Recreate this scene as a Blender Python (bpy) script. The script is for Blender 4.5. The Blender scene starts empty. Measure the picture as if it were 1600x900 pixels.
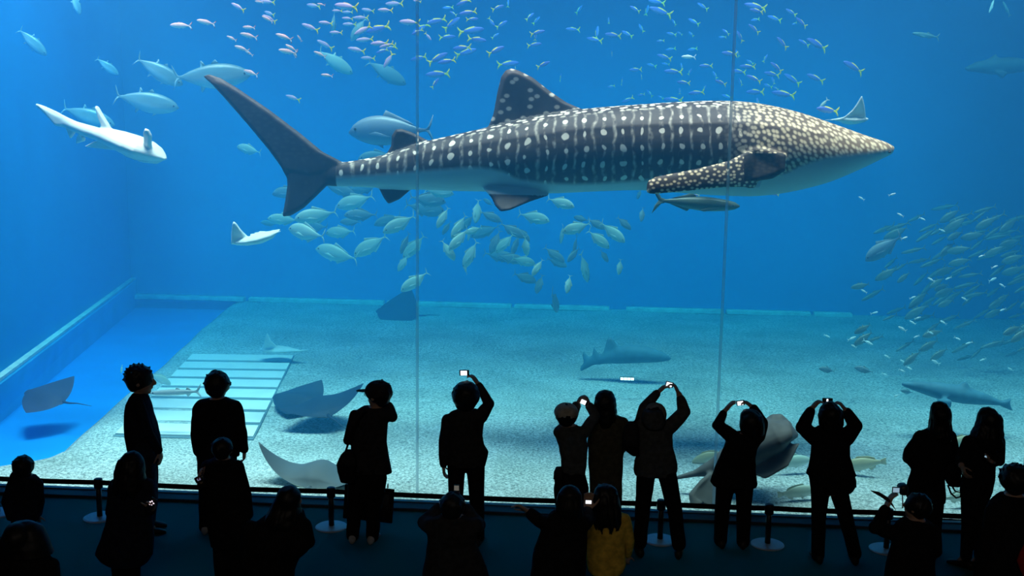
import bpy, math, random
import numpy as np
from mathutils import Vector, Matrix

random.seed(7)
SC = bpy.context.scene
COL = SC.collection

# ---------------------------------------------------------------- camera maths (photograph = 1600 x 900)
FOC, CAMH = 1700.0, 4.35
def _rot(p, y, r):
    p, y, r = map(math.radians, (p, y, r))
    fw = np.array([math.sin(y)*math.cos(p), math.cos(y)*math.cos(p), -math.sin(p)])
    rt = np.array([math.cos(y), -math.sin(y), 0.0]); up = np.cross(rt, fw)
    return rt*math.cos(r)+up*math.sin(r), -rt*math.sin(r)+up*math.cos(r), fw
RT, UP, FW = _rot(9.1, -4.0, 0.8)
CAM = np.array([0.0, 0.0, CAMH])
def ray(px, py): return RT*((px-800)/FOC)-UP*((py-450)/FOC)+FW
def at(px, py, Y):
    d = ray(px, py); return CAM+d*(Y/d[1])
def on(px, py, z):
    d = ray(px, py); return CAM+d*((z-CAMH)/d[2])
def ppm(p): return FOC/float((np.asarray(p)-CAM)@FW)      # pixels per metre at a point
def proj(P):
    q = np.asarray(P)-CAM; z = q@FW
    return 800+FOC*(q@RT)/z, 450-FOC*(q@UP)/z

# ---------------------------------------------------------------- mesh helpers
def nrm(v):
    v = np.asarray(v, float); n = np.linalg.norm(v)
    return v/n if n > 1e-9 else v
class MB:
    def __init__(s): s.v = []; s.f = []; s.m = []
    def add(s, V, F, m=0):
        o = len(s.v); s.v.extend([tuple(map(float, p)) for p in V])
        s.f.extend([tuple(i+o for i in f) for f in F]); s.m.extend([m]*len(F)); return s
    def loft(s, rings, m=0, cap=True):
        n = len(rings[0]); V = [p for r in rings for p in r]; F = []
        for k in range(len(rings)-1):
            a = k*n; b = a+n
            for i in range(n):
                j = (i+1) % n
                F.append((a+i, a+j, b+j, b+i))
        if cap:
            F.append(tuple(range(n-1, -1, -1))); o = (len(rings)-1)*n
            F.append(tuple(range(o, o+n)))
        return s.add(V, F, m)
    def tube(s, pts, rad, m=0, n=12, flat=None, ref=None):
        """round tube through points; flat = ratio of the second axis"""
        P = [np.asarray(p, float) for p in pts]; rings = []
        if np.isscalar(rad): rad = [rad]*len(P)
        last = None
        for i, p in enumerate(P):
            d = nrm((P[min(i+1, len(P)-1)]-P[max(i-1, 0)]))
            r0 = np.array(ref if ref is not None else ((0, 1, 0) if abs(d[1]) < 0.9 else (1, 0, 0)), float)
            if last is not None and ref is None: r0 = last
            u = nrm(r0-d*(r0@d)); w = np.cross(d, u); last = u
            fl = 1.0 if flat is None else (flat if np.isscalar(flat) else flat[i])
            rings.append([p+rad[i]*(u*math.cos(t)*fl+w*math.sin(t)) for t in np.linspace(0, 2*math.pi, n, endpoint=False)])
        return s.loft(rings, m)
    def limb(s, pts, rad, m=0, n=14):
        """tapered tube with rounded joints"""
        P = [np.asarray(p, float) for p in pts]
        Q = []; R = []
        for i in range(len(P)-1):
            for t in (0, .33, .67):
                Q.append(P[i]*(1-t)+P[i+1]*t); R.append(rad[i]*(1-t)+rad[i+1]*t)
        Q.append(P[-1]); R.append(rad[-1])
        s.tube(Q, R, m, n)
        for p, r in zip(P, rad): s.ball(p, (r*.99,)*3, m, 12, 8)
        return s
    def ball(s, c, r, m=0, nu=16, nv=10, basis=None):
        c = np.asarray(c, float); B = np.eye(3) if basis is None else np.asarray(basis)
        V = [c+B@np.array([0, 0, r[2]])]
        for j in range(1, nv):
            a = math.pi*j/nv
            for i in range(nu):
                b = 2*math.pi*i/nu
                V.append(c+B@np.array([r[0]*math.sin(a)*math.cos(b), r[1]*math.sin(a)*math.sin(b), r[2]*math.cos(a)]))
        V.append(c-B@np.array([0, 0, r[2]]))
        F = [(0, 1+i, 1+(i+1) % nu) for i in range(nu)]
        for j in range(nv-2):
            a = 1+j*nu; b = a+nu
            for i in range(nu): F.append((a+i, b+i, b+(i+1) % nu, a+(i+1) % nu))
        e = len(V)-1; a = 1+(nv-2)*nu
        F += [(e, a+(i+1) % nu, a+i) for i in range(nu)]
        return s.add(V, F, m)
    def box(s, c, h, m=0, basis=None):
        c = np.asarray(c, float); B = np.eye(3) if basis is None else np.asarray(basis)
        V = [c+B@np.array([sx*h[0], sy*h[1], sz*h[2]]) for sz in (-1, 1) for sx, sy in ((-1, -1), (1, -1), (1, 1), (-1, 1))]
        return s.add(V, [(3, 2, 1, 0), (4, 5, 6, 7), (0, 1, 5, 4), (1, 2, 6, 5), (2, 3, 7, 6), (3, 0, 4, 7)], m)
    def rbox(s, c, h, b=.2, m=0, basis=None):
        """box with chamfered edges"""
        c = np.asarray(c, float); B = np.eye(3) if basis is None else np.asarray(basis); r = b*min(h)
        rings = []
        def ring(z, k):
            x, y = h[0]-k, h[1]-k; q = r
            return [c+B@np.array(p) for p in ((-x+q, -y, z), (x-q, -y, z), (x, -y+q, z), (x, y-q, z), (x-q, y, z), (-x+q, y, z), (-x, y-q, z), (-x, -y+q, z))]
        rings = [ring(-h[2], r*.8), ring(-h[2]+r, 0), ring(h[2]-r, 0), ring(h[2], r*.8)]
        return s.loft(rings, m)
    def prism(s, poly, off, m=0):
        """closed polygon (3-D points) thickened by +-off: front, rim and back, edge thinner than the middle"""
        P = [np.asarray(p, float) for p in poly]; off = np.asarray(off, float); n = len(P); c = sum(P)/n
        inner = [p+(c-p)*.16 for p in P]
        V = [p+off for p in inner]+[p+off*.25 for p in P]+[p-off*.25 for p in P]+[p-off for p in inner]
        F = [tuple(range(n))]
        for k in range(3):
            for i in range(n):
                j = (i+1) % n
                F.append((k*n+j, k*n+i, (k+1)*n+i, (k+1)*n+j))
        F.append(tuple(range(4*n-1, 3*n-1, -1)))
        return s.add(V, F, m)
    def cyl(s, c, r, h, m=0, n=32):
        c = np.asarray(c, float)
        return s.loft([[c+np.array([r*k*math.cos(t), r*k*math.sin(t), z]) for t in np.linspace(0, 2*math.pi, n, endpoint=False)]
                       for z, k in ((0, 1), (h*.6, 1), (h, .93))], m)
    def mesh(s, name):
        me = bpy.data.meshes.new(name); me.from_pydata(s.v, [], s.f); me.update()
        if any(s.m): me.polygons.foreach_set('material_index', s.m)
        return me

def fix_normals(me):
    import bmesh
    bm = bmesh.new(); bm.from_mesh(me); bmesh.ops.recalc_face_normals(bm, faces=bm.faces); bm.to_mesh(me); bm.free()

def remesh(mb, voxel, smooth=2, decim=None):
    me = mb.mesh('tmp'); fix_normals(me)
    o = bpy.data.objects.new('tmp', me); COL.objects.link(o)
    r = o.modifiers.new('r', 'REMESH'); r.mode = 'VOXEL'; r.voxel_size = voxel
    if smooth:
        q = o.modifiers.new('s', 'SMOOTH'); q.iterations = smooth; q.factor = .5
    if decim:
        q = o.modifiers.new('d', 'DECIMATE'); q.ratio = decim
    dg = bpy.context.evaluated_depsgraph_get(); dg.update()
    out = bpy.data.meshes.new_from_object(o.evaluated_get(dg))
    bpy.data.objects.remove(o); bpy.data.meshes.remove(me)
    return out

def link(name, me, mats=None, parent=None, smooth=True, loc=None):
    me.name = name
    o = bpy.data.objects.new(name, me); COL.objects.link(o)
    if mats is not None:
        for m in (mats if isinstance(mats, (list, tuple)) else [mats]): me.materials.append(m)
    me.polygons.foreach_set('use_smooth', [smooth]*len(me.polygons))
    if loc is not None: o.location = [float(v) for v in loc]
    if parent is not None: o.parent = parent
    return o
def obj(name, mb, mats, parent=None, smooth=True, normals=True, base=None):
    """one mesh object; world-space vertices are moved into the frame of the parent or of base"""
    off = None
    if parent is not None: off = np.array(parent.location)
    elif base is not None: off = np.asarray(base, float)
    if off is not None: mb.v = [(p[0]-off[0], p[1]-off[1], p[2]-off[2]) for p in mb.v]
    me = mb.mesh(name)
    if normals: fix_normals(me)
    return link(name, me, mats, parent, smooth, None if parent is not None else base)
def shift_mesh(me, off):
    co = np.empty(len(me.vertices)*3, np.float32); me.vertices.foreach_get('co', co)
    co = co.reshape(-1, 3)-np.asarray(off, np.float32); me.vertices.foreach_set('co', co.ravel()); me.update()
def tag(o, label, cat, group=None, kind=None):
    if label: o['label'] = label
    if cat: o['category'] = cat
    if group: o['group'] = group
    if kind: o['kind'] = kind
    return o
def thing(name, label, cat, loc, group=None):
    o = bpy.data.objects.new(name, None); COL.objects.link(o); o.location = [float(v) for v in loc]
    o.empty_display_size = .1
    return tag(o, label, cat, group)
def struct(name, mb, mats, smooth=False, normals=True):
    o = obj(name, mb, mats, smooth=smooth, normals=normals); o['kind'] = 'structure'; return o

# ---------------------------------------------------------------- materials
def new_mat(name):
    m = bpy.data.materials.new(name); m.use_nodes = True
    nt = m.node_tree; nt.nodes.clear()
    return m, nt, nt.nodes.new('ShaderNodeOutputMaterial')
def N(nt, t, **k):
    n = nt.nodes.new(t)
    for a, b in k.items():
        if a.startswith('i_'): n.inputs[int(a[2:])].default_value = b
        else: setattr(n, a, b)
    return n
def L(nt, a, b): nt.links.new(a, b)
def ramp(nt, stops, interp='LINEAR'):
    r = nt.nodes.new('ShaderNodeValToRGB'); e = r.color_ramp.elements; r.color_ramp.interpolation = interp
    while len(e) < len(stops): e.new(.5)
    for q, (p, c) in zip(e, stops): q.position = p; q.color = (*c, 1)
    return r
def mathn(nt, op, a, b=None, c=None):
    n = nt.nodes.new('ShaderNodeMath'); n.operation = op
    for i, x in enumerate((a, b, c)):
        if x is None: continue
        if isinstance(x, (int, float)): n.inputs[i].default_value = x
        else: L(nt, x, n.inputs[i])
    return n.outputs[0]
def mixc(nt, f, a, b):
    n = nt.nodes.new('ShaderNodeMix'); n.data_type = 'RGBA'
    for i, x in ((0, f), (6, a), (7, b)):
        if isinstance(x, (int, float)): n.inputs[i].default_value = x
        elif isinstance(x, tuple): n.inputs[i].default_value = (*x, 1)
        else: L(nt, x, n.inputs[i])
    return n.outputs[2]
def plain(name, col, rough=.6, spec=.3, metal=0, noise=.12, scale=30, emit=None):
    m, nt, out = new_mat(name)
    b = N(nt, 'ShaderNodeBsdfPrincipled'); b.inputs['Roughness'].default_value = rough
    b.inputs['Specular IOR Level'].default_value = spec; b.inputs['Metallic'].default_value = metal
    tc = N(nt, 'ShaderNodeTexCoord'); no = N(nt, 'ShaderNodeTexNoise'); no.inputs['Scale'].default_value = scale
    L(nt, tc.outputs['Object'], no.inputs['Vector'])
    r = ramp(nt, [(.3, tuple(c*(1-noise) for c in col)), (.7, tuple(min(1, c*(1+noise)) for c in col))])
    L(nt, no.outputs['Fac'], r.inputs[0]); L(nt, r.outputs[0], b.inputs['Base Color'])
    if emit:
        b.inputs['Emission Color'].default_value = (*emit[0], 1); b.inputs['Emission Strength'].default_value = emit[1]
    L(nt, b.outputs[0], out.inputs[0]); return m
# ================================================================= the setting
GY = 11.62                                                     # front face of the acrylic window
TOP = 8.3                                                      # water surface, above the picture
def m_water():
    m, nt, out = new_mat('sea_water')
    s = N(nt, 'ShaderNodeVolumeScatter'); a = N(nt, 'ShaderNodeVolumeAbsorption'); ad = N(nt, 'ShaderNodeAddShader')
    sc = WATER_S; ab = WATER_A
    k = max(sc); s.inputs['Color'].default_value = (*[c/k for c in sc], 1); s.inputs['Density'].default_value = k
    s.inputs['Anisotropy'].default_value = .0
    k = max(ab)*1.02; a.inputs['Color'].default_value = (*[1-c/k for c in ab], 1); a.inputs['Density'].default_value = k
    L(nt, s.outputs[0], ad.inputs[0]); L(nt, a.outputs[0], ad.inputs[1]); L(nt, ad.outputs[0], out.inputs['Volume'])
    return m
WATER_S = (.004, .030, .066)      # scatter per metre
WATER_A = (.20, .036, .005)       # absorption per metre

def m_sand():
    m, nt, out = new_mat('coral_sand')
    b = N(nt, 'ShaderNodeBsdfPrincipled'); b.inputs['Roughness'].default_value = .9; b.inputs['Specular IOR Level'].default_value = .1
    tc = N(nt, 'ShaderNodeTexCoord')
    n1 = N(nt, 'ShaderNodeTexNoise'); n1.inputs['Scale'].default_value = 30; n1.inputs['Detail'].default_value = 5; n1.inputs['Roughness'].default_value = .8
    n2 = N(nt, 'ShaderNodeTexNoise'); n2.inputs['Scale'].default_value = .9; n2.inputs['Detail'].default_value = 3
    L(nt, tc.outputs['Object'], n1.inputs['Vector']); L(nt, tc.outputs['Object'], n2.inputs['Vector'])
    r1 = ramp(nt, [(.36, (.12, .15, .16)), (.5, (.52, .60, .60)), (.64, (.92, .98, .98))])
    L(nt, n1.outputs['Fac'], r1.inputs[0])
    r2 = ramp(nt, [(.35, (.72, .74, .72)), (.65, (1, 1, 1))]); L(nt, n2.outputs['Fac'], r2.inputs[0])
    mx = N(nt, 'ShaderNodeMix'); mx.data_type = 'RGBA'; mx.blend_type = 'MULTIPLY'; mx.inputs[0].default_value = 1
    L(nt, r1.outputs[0], mx.inputs[6]); L(nt, r2.outputs[0], mx.inputs[7]); L(nt, mx.outputs[2], b.inputs['Base Color'])
    bp = N(nt, 'ShaderNodeBump'); bp.inputs['Strength'].default_value = .5; bp.inputs['Distance'].default_value = .03
    L(nt, n1.outputs['Fac'], bp.inputs['Height']); L(nt, bp.outputs[0], b.inputs['Normal'])
    L(nt, b.outputs[0], out.inputs[0]); return m
def m_glass():
    m, nt, out = new_mat('acrylic_pane')
    t = N(nt, 'ShaderNodeBsdfTransparent'); t.inputs[0].default_value = (.97, .985, .985, 1)
    g = N(nt, 'ShaderNodeBsdfGlossy'); g.inputs['Roughness'].default_value = .02
    mx = N(nt, 'ShaderNodeMixShader'); lw = N(nt, 'ShaderNodeFresnel'); lw.inputs[0].default_value = 1.12
    L(nt, lw.outputs[0], mx.inputs[0]); L(nt, t.outputs[0], mx.inputs[1]); L(nt, g.outputs[0], mx.inputs[2])
    L(nt, mx.outputs[0], out.inputs[0]); return m
def m_seam():
    m, nt, out = new_mat('clear_bonding_joint')
    t = N(nt, 'ShaderNodeBsdfTransparent'); t.inputs[0].default_value = (.97, .98, .98, 1)
    g = N(nt, 'ShaderNodeBsdfTranslucent'); g.inputs[0].default_value = (.9, .93, .95, 1)
    mx = N(nt, 'ShaderNodeMixShader'); ge = N(nt, 'ShaderNodeNewGeometry'); L(nt, mathn(nt, 'MULTIPLY', ge.outputs['Backfacing'], .42), mx.inputs[0])
    L(nt, t.outputs[0], mx.inputs[1]); L(nt, g.outputs[0], mx.inputs[2]); L(nt, mx.outputs[0], out.inputs[0]); return m
WALLB = plain('tank_wall_blue_paint', (.010, .30, .66), .8, .1, noise=.05, scale=.8)
WALLF = plain('channel_blue_paint', (.008, .30, .85), .8, .1, noise=.06, scale=1.2)
LEDGE = plain('pale_blue_ledge', (.06, .52, .86), .8, .1, noise=.08, scale=2)
PALE = plain('pale_concrete', (.62, .72, .70), .8, .1, noise=.15, scale=6)
ROOMW = plain('dark_painted_wall', (.012, .014, .02), .85, .1)
CARPET = plain('dark_blue_carpet', (.018, .22, .24), .95, .05, noise=.35, scale=160)
CURB = plain('dark_curb', (.03, .05, .07), .6, .3)

# visitor side
struct('floor', MB().box((0, 3.7, -.1), (11, 7.9, .1)), CARPET)
struct('wall_back', MB().box((0, -4.1, 4), (11, .1, 4.2)), ROOMW)
struct('wall_left', MB().box((-11, 3.7, 4), (.1, 7.9, 4.2)), ROOMW)
struct('wall_right', MB().box((11, 3.7, 4), (.1, 7.9, 4.2)), ROOMW)
struct('ceiling', MB().box((0, 3.7, 8.2), (11, 7.9, .1)), ROOMW)
struct('wall_front', MB().box((0, GY+.06, 7.7), (11, .12, .55)), ROOMW)          # header over the window, above the picture
struct('trim_1', MB().rbox((0, GY-.13, .016), (11, .12, .016), .3), CURB)       # curb under the window
struct('trim_2', MB().rbox((0, GY-.035, .036), (11, .034, .008), .3), plain('steel_sill', (.10, .20, .26), .4, .5))
# acrylic panes and joints
seams = [at(652, 450, GY)[0]]; step = at(1130, 450, GY)[0]-seams[0]
seams = [seams[0]+step*k for k in range(0, 4)]
GL = m_glass(); SM = m_seam()
ed = [-11]+[x for x in seams if -11 < x < 11]+[11]
for k in range(len(ed)-1):
    x0, x1 = ed[k]+.004, ed[k+1]-.004
    struct('window_%d' % (k+1), MB().box(((x0+x1)/2, GY+.03, 3.6), ((x1-x0)/2, .03, 3.6)), GL)
def seam_strip(x):
    return MB().box((x, GY-.004, 3.62), (.016, .002, 3.57))
for k, x in enumerate(ed[1:-1]):
    struct('trim_%d' % (k+3), seam_strip(x), SM)

# tank floor: sand bed (edge towards the sunken channel runs along two photo points)
ZS = 0.0
s0, s1 = on(75, 715, ZS), on(285, 535, ZS)
def lx(y, a, b): return a[0]+(b[0]-a[0])*(y-a[1])/(b[1]-a[1])
BY = 24.4
def sand_bed():
    mb = MB(); ny, nx = 150, 150; V = []
    rng = np.random.RandomState(3); ph = rng.rand(12)*6.28; kx = rng.randn(12)*1.6; ky = rng.randn(12)*1.6
    for j in range(ny+1):
        y = GY+.09+(BY-GY-.09)*(j/ny)**1.35
        xl = lx(y, s0, s1)
        if y < 13.2: xl = xl-.9*max(0, (13.2-y))**1.25+.05*math.sin(7*y)    # sand spills towards the channel near the pane
        for i in range(nx+1):
            x = xl+(14-xl)*(i/nx)**1.1
            z = sum(math.sin(kx[q]*x+ky[q]*y+ph[q]) for q in range(12))*.006
            e = min(1, (x-xl)/.35); z = z-.10*(1-e)**2
            V.append((x, y, z))
    F = [(j*(nx+1)+i, j*(nx+1)+i+1, (j+1)*(nx+1)+i+1, (j+1)*(nx+1)+i) for j in range(ny) for i in range(nx)]
    V2 = [(v[0], v[1], -.5) for v in V[::nx+1]]; o = len(V)
    F += [(j*(nx+1), (j+1)*(nx+1), o+j+1, o+j) for j in range(ny)]
    mb.add(V+V2, F); return mb
struct('ground_sand_bed', sand_bed(), m_sand(), smooth=True, normals=False)
struct('ground_channel', MB().box((-9, (GY+BY)/2+.1, -.35), (6, (BY-GY)/2, .1)), WALLF)
# raised ledge along the left tank wall
c0, c1 = on(0, 655, -.2), on(200, 487, -.2)
ZL = .42
t0, t1 = on(0, 594, ZL), on(150, 482, ZL)
def ext(a, b, y): return np.array([lx(y, a, b), y])
ys = (GY+.1, BY)
mb = MB(); rr = []
for y in ys:
    b0 = ext(c0, c1, y); b1 = ext(t0, t1, y)
    rr.append([(b0[0], y, -.3), (b1[0]+.02, y, ZL-.05), (b1[0], y, ZL), (b1[0]-3, y, ZL), (b1[0]-3, y, -.3)])
mb.loft(rr); struct('ledge_left_side', mb, LEDGE)
mb = MB(); rr = []
for y in ys:
    b1 = ext(t0, t1, y); rr.append([(b1[0]+.012, y, ZL-.01), (b1[0]+.012, y, ZL+.035), (b1[0]-.10, y, ZL+.035), (b1[0]-.10, y, ZL-.01)])
mb.loft(rr); struct('trim_20', mb, PALE)
mb = MB(); rr = []
for y in ys:
    b1 = ext(t0, t1, y); rr.append([(b1[0]-.1, y, 0), (b1[0]-.1, y, TOP+.3), (b1[0]-.35, y, TOP+.3), (b1[0]-.35, y, 0)])
mb.loft(rr); struct('wall_tank_left', mb, WALLB)
struct('wall_tank_back', MB().box((0, BY+.15, 4.1), (17, .15, 4.6)), WALLB)
struct('wall_tank_right', MB().box((14.1, (GY+BY)/2, 4.1), (.1, (BY-GY)/2, 4.6)), WALLB)
# pale curb along the foot of the back wall, in lengths with gaps between
rng = random.Random(5)
cx = at(388, 470, BY)[0]; k = 40
for px0, px1 in ((208, 385), (392, 602), (606, 640), (645, 800), (804, 952), (978, 1130), (1134, 1265), (1270, 1330)):
    x0, x1 = at(px0, 480, BY)[0], at(px1, 480, BY)[0]
    struct('trim_%d' % k, MB().rbox(((x0+x1)/2, BY-.10, .03), ((x1-x0)/2, .10, .05), .4), PALE); k += 1
# the body of water
struct('water', MB().box((1.2, (GY+.075+BY)/2, TOP/2-.25), (14, (BY-GY-.075)/2-.001, TOP/2+.25)), m_water())
# ================================================================= whale shark
def cr(pts, n):
    """Catmull-Rom resample of (x, y...) control points by their first coordinate"""
    P = np.array(pts, float); x = np.linspace(P[0, 0], P[-1, 0], n); out = []
    for q in x:
        i = max(0, min(len(P)-2, np.searchsorted(P[:, 0], q)-1)); a, b = P[i], P[i+1]
        t = (q-a[0])/(b[0]-a[0]); h = b[0]-a[0]
        m0 = (b-P[i-1])/(b[0]-P[i-1, 0])*h if i > 0 else (b-a)
        m1 = (P[i+2]-a)/(P[i+2, 0]-a[0])*h if i < len(P)-2 else (b-a)
        out.append((2*t**3-3*t*t+1)*a+(t**3-2*t*t+t)*m0+(-2*t**3+3*t*t)*b+(t**3-t*t)*m1)
    return np.array(out)
SY = 14.0
def whale_shark():
    top = [(497, 264), (520, 256), (560, 250), (610, 239), (660, 222), (690, 215), (770, 197), (830, 184), (905, 171), (1000, 163), (1090, 158), (1150, 158),
           (1200, 164), (1250, 176), (1300, 193), (1350, 211), (1380, 221), (1394, 228)]
    bot = [(497, 288), (520, 291), (560, 292), (600, 294), (700, 298), (800, 300), (860, 302), (930, 299), (1000, 297), (1060, 301), (1120, 305), (1180, 306),
           (1230, 300), (1290, 285), (1340, 264), (1375, 247), (1388, 241), (1394, 233)]
    wid = [(497, 5), (540, 12), (600, 20), (700, 36), (800, 50), (900, 62), (1000, 72), (1100, 80), (1180, 84), (1260, 80), (1320, 70), (1360, 56), (1385, 38), (1394, 14)]
    bel = [(497, 277), (560, 275), (640, 268), (700, 263), (750, 260), (790, 266), (815, 278), (900, 285), (1000, 279), (1060, 274), (1150, 277), (1215, 266), (1240, 254), (1280, 243), (1340, 237), (1394, 233)]
    n = 120
    T, B, W, Q = cr(top, n), cr(bot, n), cr(wid, n), cr(bel, n)
    m = 1/ppm(at(850, 250, SY))
    rings = []; A = np.linspace(0, 2*math.pi, 48, endpoint=False)
    for i in range(n):
        x = T[i, 0]; c = (T[i, 1]+B[i, 1])/2; hz = (B[i, 1]-T[i, 1])/2; hw = W[i, 1]
        R = []
        for a in A:                                       # a = 0 on the back, pi on the belly
            s, k = math.sin(a), math.cos(a)
            bump = 1+.035*math.exp(-((abs(a if a < math.pi else 2*math.pi-a)-1.0)/.10)**2)+.03*math.exp(-((abs(a if a < math.pi else 2*math.pi-a)-.55)/.09)**2)
            yy = hw*math.copysign(abs(s)**.92, s)*bump; zz = hz*math.copysign(abs(k)**.92, k)
            p = at(x, c-zz, SY); R.append((p[0], SY-yy*m, p[2]))
        rings.append(R)
    mb = MB().loft(rings)
    def fin(pts, th, y0=0, y1=0, far=None):
        P = [at(px, py, SY) for px, py in pts]
        if far is not None:
            for p, f in zip(P, far): p[1] = SY+f
        mb.prism(P, (0, th, 0))
    up = [(317, 119), (327, 116), (345, 122), (370, 137), (420, 171), (470, 209), (505, 238), (540, 256), (560, 268), (540, 279), (515, 285)]
    lo = [(495, 305), (475, 324), (453, 338), (441, 339), (446, 310), (448, 286), (441, 264), (420, 235), (385, 193), (350, 153)]
    U = [(317, 119), (327, 116), (345, 122), (370, 137), (420, 171), (470, 209), (505, 238), (540, 256), (555, 272), (500, 285), (447, 276), (441, 263), (420, 234), (385, 192), (350, 152), (330, 130)]
    fin(U, .06)
    fin([(448, 268), (480, 258), (555, 268), (540, 280), (515, 286), (495, 306), (475, 325), (455, 337), (441, 339), (446, 312), (449, 290)], .055)
    fin([(763, 198), (771, 178), (777, 145), (783, 120), (790, 110), (799, 107), (810, 110), (832, 121), (860, 143), (885, 160), (915, 173), (900, 200), (800, 205)], .075)
    fin([(603, 242), (611, 228), (612, 212), (618, 202), (628, 201), (645, 207), (668, 219), (690, 225), (660, 245), (620, 250)], .05)
    fin([(588, 286), (650, 286), (640, 298), (625, 311), (607, 319), (600, 310)], .045)
    fin([(757, 292), (845, 292), (860, 303), (830, 312), (800, 324), (786, 326), (778, 318), (770, 305)], .05, far=[-.25, -.2, -.2, -.35, -.45, -.45, -.4, -.3])
    # pectoral fins: tapered blades swept back from behind the gills, near one and far one
    for sgn in (-1, 1):
        path = [((1178, 256), .58, 34), ((1150, 260), .78, 26), ((1120, 266), .92, 19), ((1080, 272), 1.05, 16), ((1040, 277), 1.16, 14), ((1015, 280), 1.22, 12.5), ((1004, 282), 1.25, 9)]
        rr = []
        for (x, y), d, h in path:
            p = at(x, y, SY); c = np.array([p[0], SY+sgn*d, p[2]]); hm = h*m
            rr.append([c+np.array([.35*hm*math.cos(t)*.5, sgn*.35*hm*math.sin(t)*.0, 0])+np.array([0, sgn*.045*math.cos(t), 0])+np.array([.12*hm*math.sin(t), sgn*-.25*hm*math.sin(t), hm*math.sin(t)]) for t in np.linspace(0, 2*math.pi, 16, endpoint=False)])
        mb.loft(rr)
        # root of the fin standing out from the flank
        P = [at(px, py, SY) for px, py in ((1144, 233), (1165, 226), (1190, 230), (1213, 238), (1211, 262), (1192, 274), (1160, 279), (1146, 270))]
        for p, d in zip(P, (.62, .66, .70, .70, .74, .74, .76, .74)): p[1] = SY+sgn*d
        mb.prism(P, (0, .05, 0))
    me = remesh(mb, .018, 2)
    nv = len(me.vertices); co = np.empty(nv*3, np.float32); me.vertices.foreach_get('co', co); co = co.reshape(-1, 3).astype(float)
    # body coordinates measured in photo pixels along and down the flank
    q = co.copy(); q[:, 1] = SY; q = q-CAM; zc = q@FW
    U_ = 800+FOC*(q@RT)/zc; V_ = 450-FOC*(q@UP)/zc
    tt = np.interp(U_, T[:, 0], T[:, 1]); bb = np.interp(U_, B[:, 0], B[:, 1]); ww = np.interp(U_, W[:, 0], W[:, 1]); qq = np.interp(U_, Q[:, 0], Q[:, 1])
    dy = np.abs(co[:, 1]-SY)/m
    ang = np.arctan2(dy/np.maximum(ww, 1), ((tt+bb)/2-V_)/np.maximum((bb-tt)/2, 1))
    arc = ang/math.pi*(bb-tt)*1.15
    isfin = np.zeros(nv)                                   # 1 dorsal, 2 tail and other plain fins, 3 pectoral, 4 bare patch at its root
    dor = ((V_ < tt-1.5) & (U_ > 740) & (U_ < 930)); isfin[dor] = 1
    tail = (U_ < 528) | ((U_ < 720) & (V_ < tt-1)); isfin[tail & (U_ < 720)] = 2
    isfin[(V_ > bb+1) & (U_ < 900)] = 2
    pec = (dy > ww*1.04) & (U_ > 990) & (U_ < 1222) & (V_ > 218); isfin[pec] = 3
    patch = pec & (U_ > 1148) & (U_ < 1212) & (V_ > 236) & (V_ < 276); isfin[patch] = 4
    V2 = np.where((isfin == 0), arc, V_-60)
    belly = np.clip((V_-qq)/7+.5, 0, 1); belly[isfin > 0] = 0
    head = np.clip((U_-1120)/60, 0, 1)
    head[isfin == 3] = 1
    at1 = me.attributes.new('bodyuv', 'FLOAT_VECTOR', 'POINT'); at1.data.foreach_set('vector', np.stack([U_, V2, isfin], 1).astype(np.float32).ravel())
    at2 = me.attributes.new('zones', 'FLOAT_VECTOR', 'POINT'); at2.data.foreach_set('vector', np.stack([belly, head, ang/math.pi], 1).astype(np.float32).ravel())
    base = at(900, 230, SY)
    root = thing('whale_shark', 'huge whale shark with pale spots and bars on dark grey skin, swimming behind the glass', 'shark', base)
    shift_mesh(me, base)
    link('body', me, m_shark(), root)
    for sgn in (-1, 1):
        e = at(1351, 233, SY); hw = np.interp(1351, W[:, 0], W[:, 1])*m
        obj('eye', MB().ball((e[0], SY+sgn*(hw*.93), e[2]), (.034, .025, .034)), plain('shark_eye', (.01, .01, .012), .15, .5), root)
    # mouth line across the front of the snout
    P = []
    for a in np.linspace(-1.25, 1.25, 15):
        x = 1391-26*(1-math.cos(a*.9)); p = at(x, 236, SY); w = np.interp(x, W[:, 0], W[:, 1])*m
        P.append((p[0]+.0, SY+math.sin(a)*w/math.sin(1.25)*1.0, p[2]))
    obj('mouth', MB().tube(P, .014, n=8), plain('shark_lip', (.10, .085, .07), .5, .3), root)
    return root

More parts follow.
